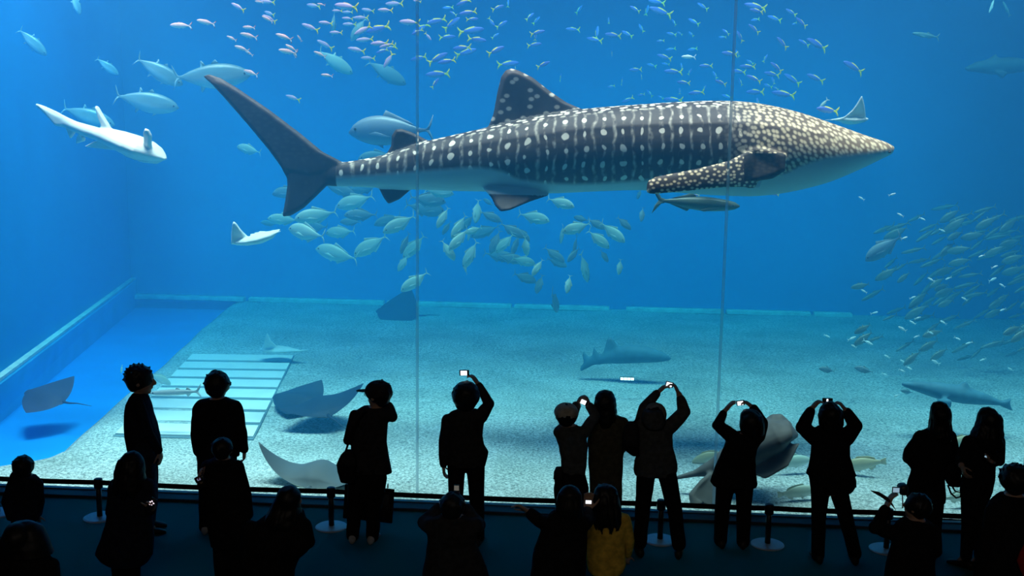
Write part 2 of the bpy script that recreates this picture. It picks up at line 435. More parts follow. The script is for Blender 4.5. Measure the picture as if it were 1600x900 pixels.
def m_shark():
    m, nt, out = new_mat('whale_shark_skin')
    b = N(nt, 'ShaderNodeBsdfPrincipled'); b.inputs['Roughness'].default_value = .55; b.inputs['Specular IOR Level'].default_value = .25
    a = N(nt, 'ShaderNodeAttribute', attribute_name='bodyuv'); z = N(nt, 'ShaderNodeAttribute', attribute_name='zones')
    sp = N(nt, 'ShaderNodeSeparateXYZ'); L(nt, a.outputs['Vector'], sp.inputs[0]); U, V, Fi = sp.outputs
    sz = N(nt, 'ShaderNodeSeparateXYZ'); L(nt, z.outputs['Vector'], sz.inputs[0]); Be, He, An = sz.outputs
    def vec(x, y):
        c = N(nt, 'ShaderNodeCombineXYZ'); L(nt, x, c.inputs[0]); L(nt, y, c.inputs[1]); return c.outputs[0]
    M = lambda op, *k: mathn(nt, op, *k)
    # wander of the rows
    nz = N(nt, 'ShaderNodeTexNoise'); nz.inputs['Scale'].default_value = .035; nz.inputs['Detail'].default_value = 2; L(nt, vec(U, V), nz.inputs['Vector'])
    sn = N(nt, 'ShaderNodeSeparateXYZ'); L(nt, nz.outputs['Color'], sn.inputs[0])
    u = M('ADD', U, M('MULTIPLY', M('SUBTRACT', sn.outputs[0], .5), 22)); v = M('ADD', V, M('MULTIPLY', M('SUBTRACT', sn.outputs[1], .5), 12))
    v = M('ADD', v, M('MULTIPLY', U, -.05))
    # large spots standing in columns and rows
    def cell(x, s): return M('MULTIPLY', M('SUBTRACT', M('FRACT', M('DIVIDE', x, s)), .5), s)
    cu, cv = cell(u, 29), cell(v, 17.5)
    d = M('SQRT', M('ADD', M('MULTIPLY', cu, cu), M('MULTIPLY', cv, cv)))
    n2 = N(nt, 'ShaderNodeTexNoise'); n2.inputs['Scale'].default_value = .05; L(nt, vec(U, V), n2.inputs['Vector'])
    rad = M('MULTIPLY_ADD', n2.outputs['Fac'], 4.6, .45)
    spot = M('SUBTRACT', 1.0, M('SMOOTH_MIN', 1.0, M('MAXIMUM', 0.0, M('SUBTRACT', d, rad)), .1)); spot = M('MAXIMUM', spot, 0.0)
    # pale bars between the columns, broken up along their length
    cb = M('ABSOLUTE', cell(M('ADD', u, 14.5), 29)); n3 = N(nt, 'ShaderNodeTexNoise'); n3.inputs['Scale'].default_value = .11; n3.inputs['Detail'].default_value = 3; L(nt, vec(U, V), n3.inputs['Vector'])
    bar = M('MULTIPLY', M('MAXIMUM', 0.0, M('SUBTRACT', 1.0, M('DIVIDE', cb, 3.6))), M('MULTIPLY', M('MAXIMUM', 0.0, M('SUBTRACT', n3.outputs['Fac'], .36)), 3.2))
    bar2 = M('MULTIPLY', M('MAXIMUM', 0.0, M('SUBTRACT', 1.0, M('DIVIDE', M('ABSOLUTE', cu), 3.4))), M('MULTIPLY', M('MAXIMUM', 0.0, M('SUBTRACT', n3.outputs['Fac'], .47)), 2.6))
    body = M('MAXIMUM', spot, M('MINIMUM', M('MULTIPLY', M('MAXIMUM', bar, bar2), .8), .6))
    # small close spots on the back ridge
    def vor(sx, sy, lo, hi, rnd):
        t = N(nt, 'ShaderNodeTexVoronoi'); t.voronoi_dimensions = '2D'; t.inputs['Scale'].default_value = 1; t.inputs['Randomness'].default_value = rnd
        L(nt, vec(M('DIVIDE', U, sx), M('DIVIDE', V, sy)), t.inputs['Vector'])
        mr = N(nt, 'ShaderNodeMapRange'); mr.inputs[1].default_value = hi; mr.inputs[2].default_value = lo; L(nt, t.outputs['Distance'], mr.inputs[0]); return mr.outputs[0]
    back = vor(13, 8, .24, .40, .75); hd = vor(8.0, 5.6, .20, .50, .75); pc = vor(8.5, 6, .16, .38, .8); df = vor(22, 17, .13, .24, .9)
    bk = M('MINIMUM', M('MAXIMUM', M('DIVIDE', M('SUBTRACT', .20, An), .06), 0.0), 1.0)
    def mx(f, x, y): return M('ADD', M('MULTIPLY', x, M('SUBTRACT', 1.0, f)), M('MULTIPLY', y, f))
    S = mx(bk, body, back); S = mx(He, S, hd)
    eq = lambda k: M('COMPARE', Fi, float(k), .5)
    S = mx(eq(1), S, M('MULTIPLY', df, .55)); S = mx(eq(3), S, pc)
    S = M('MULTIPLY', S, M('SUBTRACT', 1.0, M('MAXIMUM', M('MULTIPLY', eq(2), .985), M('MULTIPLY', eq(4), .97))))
    n4 = N(nt, 'ShaderNodeTexNoise'); n4.inputs['Scale'].default_value = .03; n4.inputs['Detail'].default_value = 4; L(nt, vec(U, V), n4.inputs['Vector'])
    dark = ramp(nt, [(.3, (.050, .042, .042)), (.7, (.095, .080, .072))]); L(nt, n4.outputs['Fac'], dark.inputs[0])
    snout = M('MINIMUM', M('MAXIMUM', M('DIVIDE', M('SUBTRACT', U, 1140), 200), 0.0), 1.0)
    base = mixc(nt, snout, dark.outputs[0], (.30, .20, .12)); base = mixc(nt, M('MULTIPLY', eq(2), .6), base, (.030, .030, .036))
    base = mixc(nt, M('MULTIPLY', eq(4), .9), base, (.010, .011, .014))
    pale = mixc(nt, He, (.92, .85, .70), (.92, .74, .48))
    c = mixc(nt, S, base, pale)
    c = mixc(nt, Be, c, (.52, .60, .60))
    L(nt, c, b.inputs['Base Color']); L(nt, b.outputs[0], out.inputs[0]); return m
whale_shark()
# ================================================================= fishes
def fish_mat(name, back, flank, belly, fin=None, stripe=None, tip=None, rough=.4, spec=.5, lo=-.09, hi=.09, spots=0, glint=None):
    """countershaded skin in object space (fish of unit length, x to the snout, z up)"""
    m, nt, out = new_mat(name)
    b = N(nt, 'ShaderNodeBsdfPrincipled'); b.inputs['Roughness'].default_value = rough; b.inputs['Specular IOR Level'].default_value = spec
    tc = N(nt, 'ShaderNodeTexCoord'); sp = N(nt, 'ShaderNodeSeparateXYZ'); L(nt, tc.outputs['Object'], sp.inputs[0])
    X, Y, Z = sp.outputs
    no = N(nt, 'ShaderNodeTexNoise'); no.inputs['Scale'].default_value = 18; no.inputs['Detail'].default_value = 3; L(nt, tc.outputs['Object'], no.inputs['Vector'])
    zz = mathn(nt, 'ADD', Z, mathn(nt, 'MULTIPLY', mathn(nt, 'SUBTRACT', no.outputs['Fac'], .5), .03))
    mr = N(nt, 'ShaderNodeMapRange'); mr.inputs[1].default_value = lo; mr.inputs[2].default_value = hi; L(nt, zz, mr.inputs[0])
    r = ramp(nt, [(.12, belly), (.5, flank), (.88, back)]); L(nt, mr.outputs[0], r.inputs[0]); c = r.outputs[0]
    if stripe:                                            # coloured band over the back, reaching down to the tail root
        s = mathn(nt, 'GREATER_THAN', mathn(nt, 'ADD', zz, mathn(nt, 'MULTIPLY', X, -.16)), stripe[1]); c = mixc(nt, s, c, stripe[0])
    if fin:
        s = mathn(nt, 'LESS_THAN', X, fin[1]); c = mixc(nt, s, c, fin[0])
    if tip:
        s = mathn(nt, 'LESS_THAN', X, tip[1]); c = mixc(nt, s, c, tip[0])
    L(nt, c, b.inputs['Base Color']); L(nt, b.outputs[0], out.inputs[0]); return m

def fish_mesh(name, prof, tail, fins, wr=.5, n=18, tailbend=0.0, flat=1.0):
    """unit-length fish: prof rows (x, top z, bottom z); tail lobes and fins are polygons in (x, z)"""
    P = cr(sorted(prof), n); rings = []
    for x, t, bo in P:
        c, h = (t+bo)/2, (t-bo)/2
        w = h*wr*(1 if x > -.1 else 1-.35*min(1, (-.1-x)/.25))
        y0 = tailbend*max(0, -x)**2
        rings.append([(x, y0+w*math.sin(a), c+h*math.cos(a)) for a in np.linspace(0, 2*math.pi, 14, endpoint=False)])
    mb = MB().loft(rings)
    for poly in tail+fins:
        y = 0
        if len(poly) == 2 and isinstance(poly[0], float): y, poly = poly
        mb.prism([(x, y+tailbend*max(0, -x)**2+(.0 if not y else .10*max(0, .1-x)*math.copysign(1, y)), z) for x, z in poly], (0, .006, 0))
    me = mb.mesh(name); fix_normals(me); return me

TAIL_FORK = [[(-.36, .022), (-.40, .03), (-.5, .155), (-.475, .06), (-.435, .0), (-.37, -.0)], [(-.36, -.022), (-.37, .0), (-.435, .0), (-.475, -.06), (-.5, -.15), (-.40, -.03)]]
TAIL_BIG = [[(-.30, .03), (-.36, .05), (-.5, .21), (-.49, .12), (-.42, .0), (-.32, -.0)], [(-.30, -.03), (-.32, .0), (-.42, .0), (-.49, -.12), (-.5, -.21), (-.36, -.05)]]
TAIL_CRES = [[(-.40, .012), (-.43, .03), (-.5, .17), (-.475, .06), (-.445, .0), (-.41, -.0)], [(-.40, -.012), (-.41, .0), (-.445, .0), (-.475, -.06), (-.5, -.16), (-.43, -.03)]]
P_FUS = [(.5, .004, -.006), (.46, .045, -.04), (.38, .085, -.075), (.25, .115, -.11), (.08, .122, -.118), (-.1, .10, -.095), (-.25, .055, -.052), (-.34, .028, -.028), (-.39, .024, -.024)]
P_TRE = [(.5, .01, -.012), (.45, .075, -.05), (.36, .135, -.10), (.22, .175, -.145), (.05, .17, -.155), (-.12, .12, -.115), (-.26, .055, -.055), (-.36, .02, -.02), (-.42, .016, -.016)]
P_TUN = [(.5, .006, -.008), (.45, .05, -.045), (.35, .09, -.085), (.2, .118, -.118), (.02, .12, -.125), (-.15, .09, -.095), (-.3, .045, -.045), (-.4, .014, -.014), (-.43, .012, -.012)]
P_LON = [(.5, .005, -.012), (.44, .03, -.032), (.3, .05, -.055), (.1, .06, -.065), (-.1, .055, -.058), (-.25, .04, -.04), (-.36, .022, -.022), (-.41, .018, -.018)]
P_COB = [(.5, .004, -.02), (.44, .035, -.05), (.3, .06, -.075), (.1, .075, -.085), (-.1, .062, -.068), (-.26, .035, -.035), (-.37, .016, -.016), (-.42, .014, -.014)]
P_GRO = [(.5, .0, -.03), (.44, .07, -.07), (.33, .125, -.11), (.18, .16, -.14), (0, .155, -.13), (-.15, .115, -.095), (-.28, .065, -.055), (-.38, .045, -.04)]
F_FUS = [[(.18, .105), (.12, .15), (-.02, .14), (-.2, .09), (-.26, .05), (.0, .10)], [(-.02, -.09), (-.06, -.135), (-.18, -.095), (-.24, -.05)], (.045, [(.24, -.02), (.12, -.0), (.06, -.06), (.2, -.05)]), (-.045, [(.24, -.02), (.12, -.0), (.06, -.06), (.2, -.05)]),
         [(.16, -.10), (.06, -.155), (.08, -.10)]]
F_TRE = [[(.10, .16), (.05, .235), (-.04, .19), (-.2, .11), (-.3, .05), (-.1, .11)], [(.02, -.14), (-.04, -.20), (-.1, -.165), (-.22, -.10), (-.3, -.045), (-.1, -.11)],
         (.075, [(.24, -.02), (.16, .0), (-.02, -.06), (.05, -.075), (.2, -.055)]), (-.075, [(.24, -.02), (.16, .0), (-.02, -.06), (.05, -.075), (.2, -.055)]), [(.2, -.13), (.1, -.19), (.1, -.14)]]
F_TUN = [[(.12, .11), (.06, .165), (.02, .14), (.0, .115)], [(-.06, .10), (-.12, .16), (-.12, .10), (-.3, .05), (-.38, .02), (-.2, .06)], [(-.08, -.10), (-.14, -.16), (-.14, -.10), (-.3, -.05), (-.38, -.02), (-.2, -.06)],
         (.055, [(.24, -.0), (.16, .02), (-.0, -.03), (.18, -.025)]), (-.055, [(.24, -.0), (.16, .02), (-.0, -.03), (.18, -.025)]), [(.2, -.11), (.12, -.16), (.13, -.11)]]
F_LON = [[(.0, .055), (-.03, .09), (-.08, .07), (-.1, .05)], [(-.2, .045), (-.23, .095), (-.29, .05), (-.3, .03)], [(-.2, -.045), (-.23, -.09), (-.29, -.05), (-.3, -.03)], (.03, [(.2, -.02), (.12, -.01), (.06, -.05), (.18, -.04)]), (-.03, [(.2, -.02), (.12, -.01), (.06, -.05), (.18, -.04)])]
F_COB = [[(-.0, .065), (-.05, .115), (-.14, .08), (-.3, .035), (-.2, .04)], [(-.06, -.06), (-.1, -.10), (-.2, -.065), (-.3, -.03)], (.05, [(.26, -.03), (.18, -.02), (.02, -.075), (.08, -.09), (.24, -.06)]), (-.05, [(.26, -.03), (.18, -.02), (.02, -.075), (.08, -.09), (.24, -.06)])]
F_GRO = [[(.2, .14), (.14, .2), (-.1, .18), (-.24, .13), (-.28, .06), (.0, .14)], [(-.08, -.10), (-.14, -.17), (-.24, -.12), (-.27, -.05)], (.07, [(.22, -.03), (.14, .0), (.04, -.06), (.1, -.10), (.2, -.07)]), (-.07, [(.22, -.03), (.14, .0), (.04, -.06), (.1, -.10), (.2, -.07)]), [(.2, -.12), (.1, -.19), (.1, -.12)]]
TAIL_FAN = [[(-.34, .035), (-.42, .07), (-.5, .085), (-.485, .0), (-.5, -.08), (-.42, -.065), (-.34, -.03)]]

EYE = plain('fish_eye', (.02, .02, .025), .2, .5)
MESH = {
    'fusilier': fish_mesh('fusilier', P_FUS, TAIL_BIG, F_FUS, .5), 'trevally': fish_mesh('trevally', P_TRE, TAIL_CRES, F_TRE, .42),
    'tuna': fish_mesh('tuna', [(x, t*1.32, b*1.32) for x, t, b in P_TUN], TAIL_CRES, [(q if not isinstance(q[0], float) else q[1]) and (q if isinstance(q[0], float) else [(x, z*1.3) for x, z in q]) for q in F_TUN], .5), 'long': fish_mesh('long', P_LON, TAIL_FORK, F_LON, .75),
    'cobia': fish_mesh('cobia', P_COB, TAIL_FORK, F_COB, .8), 'grouper': fish_mesh('grouper', P_GRO, TAIL_FAN, F_GRO, .55)}
SKIN = {
    'blue': fish_mat('blue_fusilier_skin', (.10, .16, .62), (.12, .22, .75), (.42, .48, .85), fin=((1.0, .86, .03), -.27), stripe=((.95, .80, .10), .088)),
    'lilac': fish_mat('lilac_fusilier_skin', (.55, .36, .62), (.72, .55, .80), (.92, .84, .95), fin=((1.0, .86, .03), -.27), stripe=((.85, .62, .25), .112)),
    'pink': fish_mat('pink_fusilier_skin', (.80, .42, .40), (.92, .66, .62), (1.0, .92, .90), tip=((.25, .05, .06), -.462)),
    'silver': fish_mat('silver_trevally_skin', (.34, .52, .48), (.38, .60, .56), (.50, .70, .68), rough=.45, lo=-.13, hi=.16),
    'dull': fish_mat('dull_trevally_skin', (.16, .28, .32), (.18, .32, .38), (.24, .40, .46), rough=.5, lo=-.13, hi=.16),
    'tuna': fish_mat('tuna_skin', (.10, .22, .27), (.20, .33, .38), (.45, .62, .70), rough=.35, lo=-.10, hi=.11),
    'giant': fish_mat('giant_trevally_skin', (.30, .36, .42), (.12, .19, .27), (.16, .28, .36), rough=.3, lo=-.14, hi=.16),
    'cobia': fish_mat('cobia_skin', (.06, .10, .09), (.12, .17, .14), (.22, .28, .24), lo=-.08, hi=.07),
    'barracuda': fish_mat('barracuda_skin', (.28, .34, .36), (.42, .48, .50), (.72, .78, .78), lo=-.06, hi=.06),
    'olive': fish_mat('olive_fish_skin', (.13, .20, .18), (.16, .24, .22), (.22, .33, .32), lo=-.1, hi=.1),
    'white': fish_mat('bright_small_fish_skin', (.95, 1, 1), (1, 1, 1), (1, 1, 1), rough=.25, lo=-.1, hi=.1),
    'ochre': fish_mat('ochre_fish_skin', (.50, .46, .28), (.66, .60, .40), (.80, .76, .60), lo=-.12, hi=.15),
    'pale': fish_mat('pale_fish_skin', (.50, .66, .58), (.66, .80, .72), (.8, .9, .85), lo=-.12, hi=.15),
}
_cache = {}
def fish(kind, skin, px, py, ln, ang, Y, label, name, cat='fish', group=None, yaw=None, up=(0, 0, 1), eye=True):
    """one fish: centre and length in photo pixels, ang = heading (0 right, 90 up, 180 left)"""
    key = (kind, skin)
    if key not in _cache:
        me = MESH[kind].copy(); me.materials.append(SKIN[skin]); me.polygons.foreach_set('use_smooth', [True]*len(me.polygons)); _cache[key] = me
    c = at(px, py, Y); yaw = random.uniform(-22, 22) if yaw is None else yaw
    L_ = ln/ppm(c)/max(.3, math.cos(math.radians(yaw)))
    t = math.radians(ang); y = math.radians(yaw)
    h = nrm(RT*math.cos(t)*math.cos(y)+UP*math.sin(t)*math.cos(y)+np.array([0, 1, 0])*math.sin(y))
    u = np.array(up, float)
    if abs(h@u) > .96: u = -RT*math.copysign(1, math.cos(t) or 1)+.3*UP
    z = nrm(u-h*(u@h)); s = np.cross(z, h)
    o = bpy.data.objects.new(name, _cache[key]); COL.objects.link(o)
    o.matrix_world = Matrix(((h[0]*L_, s[0]*L_, z[0]*L_, c[0]), (h[1]*L_, s[1]*L_, z[1]*L_, c[1]), (h[2]*L_, s[2]*L_, z[2]*L_, c[2]), (0, 0, 0, 1)))
    tag(o, label, cat, group)
    if eye and ln >= 40:
        px_ = {'trevally': (.41, .035, .045), 'tuna': (.42, .015, .035), 'long': (.42, .006, .022), 'cobia': (.41, -.005, .03), 'grouper': (.38, .03, .04), 'fusilier': (.41, .02, .03)}[kind]
        for sg in (1, -1):
            e = bpy.data.objects.new('eye', EYEM); COL.objects.link(e); e.parent = o; e.location = (px_[0], sg*px_[2], px_[1]); e.scale = (1, .6, 1)
    return o
EYEM = MB().ball((0, 0, 0), (.016, .016, .016), 0, 10, 8).mesh('eye'); EYEM.materials.append(EYE)

# ---- pink fishes, upper left
G = 'pink fish school near the top'
lead = {0: 'pale pink fish swimming leftmost of its school, ahead of all the others', 1: 'pink fish second from the front of its school, dark tail tip',
        17: 'pink fish just past the snout of the silver fish behind the tail tip', 16: 'lone pink fish below the pink school, short of the big teal fish'}
for i, (x, y, l, a) in enumerate([(283, 40, 32, 178), (322, 35, 27, 167), (389, 43, 20, 176), (389, 56, 25, 165), (362, 60, 17, 155), (378, 76, 23, 160), (389, 83, 14, 145), (444, 58, 27, 160),
        (468, 60, 11, 120), (455, 75, 20, 150), (450, 81, 27, 168), (460, 86, 9, 110), (500, 85, 20, 155), (405, 3, 14, 170), (418, 30, 18, 150), (502, 7, 12, 170), (511, 118, 19, 172), (392, 114, 26, 162)]):
    fish('fusilier', 'pink', x, y, l*1.05, a, 15.2+.12*(i % 7), lead.get(i, 'small pink fish in the loose school near the top, above the tail tip'), 'pink_fish', group=None if i in lead else G)
# ---- lilac fishes with yellow tails
G = 'lilac yellow-tailed school at the top'
LIL = [(372, 11, 23, 150), (418, 3, 22, 175), (421, 21, 18, 160), (421, 29, 20, 150), (490, 9, 22, 170), (485, 43, 26, 158), (508, 70, 25, 150), (509, 36, 20, 175), (458, 153, 22, 160), (541, 10, 36, 172),
       (527, 17, 15, 180), (543, 19, 16, 180), (543, 29, 17, 175), (546, 38, 20, 180), (525, 51, 19, 178), (564, 28, 22, 182), (567, 47, 28, 212), (570, 62, 25, 185), (593, 68, 27, 182), (557, 78, 26, 168),
       (575, 91, 21, 178), (607, 94, 26, 238), (575, 16, 19, 170), (602, 16, 22, 178), (616, 6, 27, 180), (640, 35, 31, 175), (669, 57, 15, -50), (604, 71, 22, 196), (652, 2, 12, 170)]
for i, (x, y, l, a) in enumerate(LIL):
    lb = 'lilac fish with yellow tail, swimming alone above the whale shark tail' if i == 8 else 'whitish-lilac fish diving steeply under the lilac school' if i == 21 else 'lilac yellow-tailed fish in the dense school at the top left of the first pane joint'
    fish('fusilier', 'lilac', x, y, l*1.08, a, 15.4+.27*(i*4 % 9), lb, 'lilac_fish', group=None if i in (8, 21) else G)
# ---- blue fishes with yellow tails
BLU = [(591, 45, 36, 193), (606, 76, 27, 195), (597, 80, 18, 200), (658, 44, 27, 205), (682, 33, 29, 196), (652, 50, 18, 205), (699, 58, 24, 5), (745, 62, 28, -8), (731, 20, 26, 190), (706, 37, 28, 35), (738, 30, 18, 5),
       (708, 21, 12, 150), (736, 48, 38, 8), (722, 75, 27, 184), (728, 82, 32, 16), (778, 12, 19, 22), (768, 34, 15, -55), (784, 38, 19, 32), (774, 56, 13, 35), (775, 79, 27, 26), (654, 91, 24, 192), (684, 91, 32, 28),
       (698, 96, 26, 190), (684, 116, 34, 184), (680, 130, 18, 55), (794, 100, 32, 6), (805, 106, 10, 100), (724, 4, 22, 200), (794, 5, 12, 85), (700, 12, 16, 185),
       (828, 26, 16, 42), (838, 32, 14, 45), (840, 51, 22, 14), (837, 57, 12, 80), (835, 70, 21, 8), (849, 101, 20, 22), (905, 15, 16, 52), (895, 46, 21, 178), (951, 32, 9, 92), (933, 51, 19, 82), (929, 62, 23, 168),
       (958, 55, 24, 174), (980, 53, 18, 152), (1002, 44, 14, 122), (956, 83, 9, 92), (876, 121, 13, 82), (992, 14, 17, 150), (1011, 16, 15, 76), (1026, 3, 25, 170), (1032, 18, 35, 162), (1084, 34, 18, 150), (1053, 35, 11, 120),
       (1049, 53, 15, 170), (1062, 52, 9, 150), (1080, 53, 10, 135), (1032, 64, 12, 185), (1048, 77, 15, 190), (1038, 89, 22, 163), (1040, 100, 12, 170), (993, 109, 19, 184), (1052, 112, 27, 177), (1018, 102, 15, 165),
       (1065, 103, 9, 100), (1002, 119, 9, 100), (972, 127, 13, 82), (955, 135, 11, 190), (1068, 129, 19, 174), (981, 156, 18, 205), (1002, 148, 11, 190), (1015, 146, 13, 128), (1052, 156, 27, 177), (1088, 145, 22, 186),
       (1032, 152, 9, 150), (1062, 142, 9, 92), (1078, 112, 10, 60), (1098, 10, 18, 150), (1180, 10, 32, 168), (1182, 17, 21, 172), (1180, 31, 14, 192), (1178, 45, 20, 142), (1210, 29, 22, 163), (1236, 19, 18, 150),
       (1252, 35, 20, 142), (1241, 37, 9, 205), (1156, 57, 18, 120), (1222, 67, 22, 135), (1256, 67, 18, 150), (1276, 69, 34, 155), (1134, 50, 13, 140), (1129, 58, 11, 180), (1140, 84, 24, 174), (1152, 83, 12, 120),
       (1082, 77, 15, 190), (1103, 103, 20, 181), (1154, 112, 22, 174), (1168, 104, 22, 178), (1178, 123, 22, 154), (1172, 97, 12, 150), (1196, 91, 13, 60), (1213, 105, 22, 143), (1206, 116, 24, 170), (1208, 126, 11, 110),
       (1238, 124, 28, 148), (1274, 122, 26, 155), (1333, 105, 34, 152), (1180, 144, 28, 181), (1224, 147, 32, 170), (1184, 159, 12, 100), (1200, 134, 14, 160), (1212, 138, 9, 150), (1126, 129, 18, 160), (1117, 117, 12, 120),
       (1157, 128, 12, 110), (1136, 151, 16, 160), (1101, 137, 9, 60), (1293, 172, 34, 172), (1211, 304, 12, 170), (1088, 305, 10, 170)]
for i, (x, y, l, a) in enumerate(BLU):
    Y = 16.6+.16*(i*7 % 11)
    if x < 870: g, lb = 'blue school above the dorsal fin', 'blue fish with yellow tail in the school above the whale shark dorsal fin'
    elif x < 1110: g, lb = 'blue school between dorsal fin and right pane joint', 'blue yellow-tailed fish in the scattered school above the middle of the whale shark back'; Y += 1.2
    else: g, lb = 'blue school above the spotted head', 'blue yellow-tailed fish in the school above the whale shark head'; Y += .5
    if l < 17: Y += 1.6
    one = {(1333, 105): 'blue fish with yellow tail, alone on the far right beyond its school', (1293, 172): 'blue yellow-tailed fish beside the white ray over the whale shark snout', (1276, 69): 'big blue yellow-tailed fish on the upper right fringe of its school',
           (1211, 304): 'tiny yellowish fish under the whale shark chin', (1088, 305): 'tiny yellowish fish under the whale shark belly, by the cobia', (684, 116): 'blue yellow-tailed fish swimming alone left of the dorsal fin tip', (736, 48): 'large bright blue yellow-tailed fish heading right amid the upper school'}
    if (x, y) in one: lb, g = one[(x, y)], None
    if y > 300: Y = 15.3
    if (x, y) == (1293, 172): Y = 15.6
    fish('fusilier', 'blue', x, y, l*1.1, a, Y, lb, 'blue_fish', group=g)
fish('fusilier', 'pale', 1287, 162, 20, 230, 16.4, 'thin pale fish close over the blue fish at the snout', 'pale_fish')
fish('fusilier', 'white', 1076, 89, 23, 178, 16.8, 'silvery white fish amid the blue school over the back', 'silver_fish')
# ---- silver trevallies under the whale shark
SIL = [(448, 300, 46, 190, 0), (443, 343, 46, 176, 1), (494, 337, 62, 190, 1), (492, 354, 42, 180, 0), (479, 364, 62, 173, 2), (532, 363, 47, 187, 1), (526, 397, 68, 170, 1), (579, 384, 60, 212, 2), (555, 315, 60, 198, 1), (564, 336, 48, 180, 0),
       (548, 347, 32, 180, 0), (538, 298, 52, 160, 0), (570, 294, 42, 190, 0), (624, 350, 52, 208, 1), (606, 344, 42, 200, 0), (633, 380, 34, 250, 0), (647, 386, 48, 228, 1), (630, 411, 30, 235, 1), (648, 440, 50, 216, 1), (664, 326, 58, 345, 0),
       (668, 312, 52, -12, 0), (686, 300, 42, -12, 1), (692, 340, 36, 242, 1), (698, 356, 24, 240, 0), (717, 354, 42, 240, 1), (730, 348, 32, 230, 0), (717, 374, 44, 230, 2), (700, 391, 36, -60, 1), (735, 398, 46, 243, 2), (727, 420, 18, 110, 1),
       (745, 330, 36, 262, 1), (766, 338, 36, -28, 0), (763, 316, 18, 150, 0), (740, 360, 26, 200, 1), (758, 362, 46, 202, 0), (733, 366, 20, 258, 1), (774, 378, 38, 248, 0), (789, 380, 38, 228, 1), (800, 360, 42, -32, 0), (806, 382, 36, 250, 0),
       (822, 384, 30, -84, 1), (780, 400, 48, -10, 0), (798, 404, 42, -16, 0), (818, 408, 36, -20, 1), (818, 366, 28, -50, 0), (840, 418, 30, 238, 1), (820, 434, 36, -26, 0), (843, 444, 30, 252, 0), (834, 340, 48, -12, 1), (876, 317, 42, -16, 1),
       (901, 356, 46, 196, 2), (878, 366, 28, 262, 1), (935, 374, 42, -42, 2), (957, 363, 46, -38, 1), (975, 349, 28, -45, 0), (908, 342, 22, 170, 0), (932, 350, 32, -30, 0), (899, 382, 28, 260, 0), (866, 398, 38, -38, 0), (870, 410, 32, -20, 0),
       (896, 398, 28, 228, 0), (913, 418, 46, -78, 1), (968, 417, 24, 262, 1), (888, 444, 28, 258, 1), (944, 400, 22, -60, 0), (1003, 335, 22, 262, 0), (999, 303, 16, 250, 0)]
ONE = {6: 'silver trevally lowest in the row under the whale shark tail', 7: 'bright silver trevally slanting nose down, right end of the tail group', 18: 'silver trevally lowest of all by the left pane joint', 28: 'bright silver trevally diving nose down below the pelvic fin shoal',
       4: 'bright silver trevally close right of the small white ray', 62: 'small silver trevally hanging nose down, lowest on the right of the shoal', 50: 'bright silver trevally leading the group under the belly, heading left', 63: 'narrow silver trevally at the bottom of the shoal, nearly vertical',
       2: 'silver trevally just right of the lower tail lobe tip', 8: 'silver trevally just left of the anal fin', 49: 'silver trevally touching the belly line right of the pelvic fin', 1: 'silver trevally partly hidden behind the lower tail lobe tip'}
for i, (x, y, l, a, b) in enumerate(SIL):
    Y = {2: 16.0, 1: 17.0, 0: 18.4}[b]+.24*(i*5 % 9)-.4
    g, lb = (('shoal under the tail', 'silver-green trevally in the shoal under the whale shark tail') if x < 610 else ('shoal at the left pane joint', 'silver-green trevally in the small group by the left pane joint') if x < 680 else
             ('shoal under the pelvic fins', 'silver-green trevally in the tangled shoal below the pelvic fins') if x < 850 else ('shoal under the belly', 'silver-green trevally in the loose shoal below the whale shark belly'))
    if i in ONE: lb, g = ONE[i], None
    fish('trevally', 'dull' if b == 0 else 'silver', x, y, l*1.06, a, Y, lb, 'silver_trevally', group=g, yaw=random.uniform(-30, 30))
fish('trevally', 'silver', 389, 234, 42, 168, 18.2, 'pale trevally alone left of the tail fin', 'silver_trevally')
fish('trevally', 'dull', 421, 349, 26, 172, 20.5, 'faint trevally behind the white ray tail', 'faint_trevally')
# ---- tunas on the left and the teal fishes at the top
for x, y, l, a, Y, lb in [(51, 66, 54, -47, 16.5, 'silver tuna diving at the top left corner'), (119, 6, 34, -75, 17, 'tuna cut by the top edge, nose down'), (168, 104, 40, -40, 17.5, 'small distant tuna seen half from the front'),
        (249, 112, 78, -32, 16.2, 'silver tuna nose down beside the long tuna at the tail tip'), (331, 119, 116, 3, 16.2, 'longest silver tuna, behind the tip of the whale shark tail'), (229, 159, 96, -12, 16.0, 'silver tuna swimming right above the white guitarfish head'),
        (138, 182, 80, -20, 16.6, 'tuna half hidden behind the white guitarfish')]:
    fish('tuna', 'tuna', x, y, l, a, Y, lb, 'tuna', yaw=12)
fish('tuna', 'silver', 524, 97, 60, -36, 18.2, 'teal fish nose down below the lilac school', 'teal_fish', yaw=20)
fish('tuna', 'dull', 604, 114, 66, -32, 18.6, 'dark teal fish with a pale edge under the lilac school', 'teal_fish', yaw=20)
fish('trevally', 'silver', 521, 36, 38, 255, 17.6, 'bright teal fish nose down behind the lilac school', 'teal_fish', yaw=35)
fish('trevally', 'silver', 560, 46, 42, 228, 17.6, 'bright teal fish slanting down behind the lilac school', 'teal_fish', yaw=35)
fish('trevally', 'giant', 611, 205, 136, 182, 16.4, 'big blue-grey trevally behind the second dorsal fin', 'giant_trevally', yaw=12)
fish('trevally', 'dull', 590, 246, 60, 185, 18.6, 'dim fish showing under the big blue-grey trevally', 'faint_trevally')
fish('cobia', 'cobia', 1088, 317, 138, -4, 14.9, 'long dark green cobia swimming under the whale shark belly', 'cobia', yaw=6)
fish('trevally', 'giant', 1381, 388, 62, 222, 17.0, 'grey trevally nose down ahead of the faint shoal on the right', 'grey_trevally', yaw=25)
fish('long', 'barracuda', 274, 613, 84, 183, 13.8, 'slender grey barracuda over the white slatted plate', 'barracuda', yaw=4)
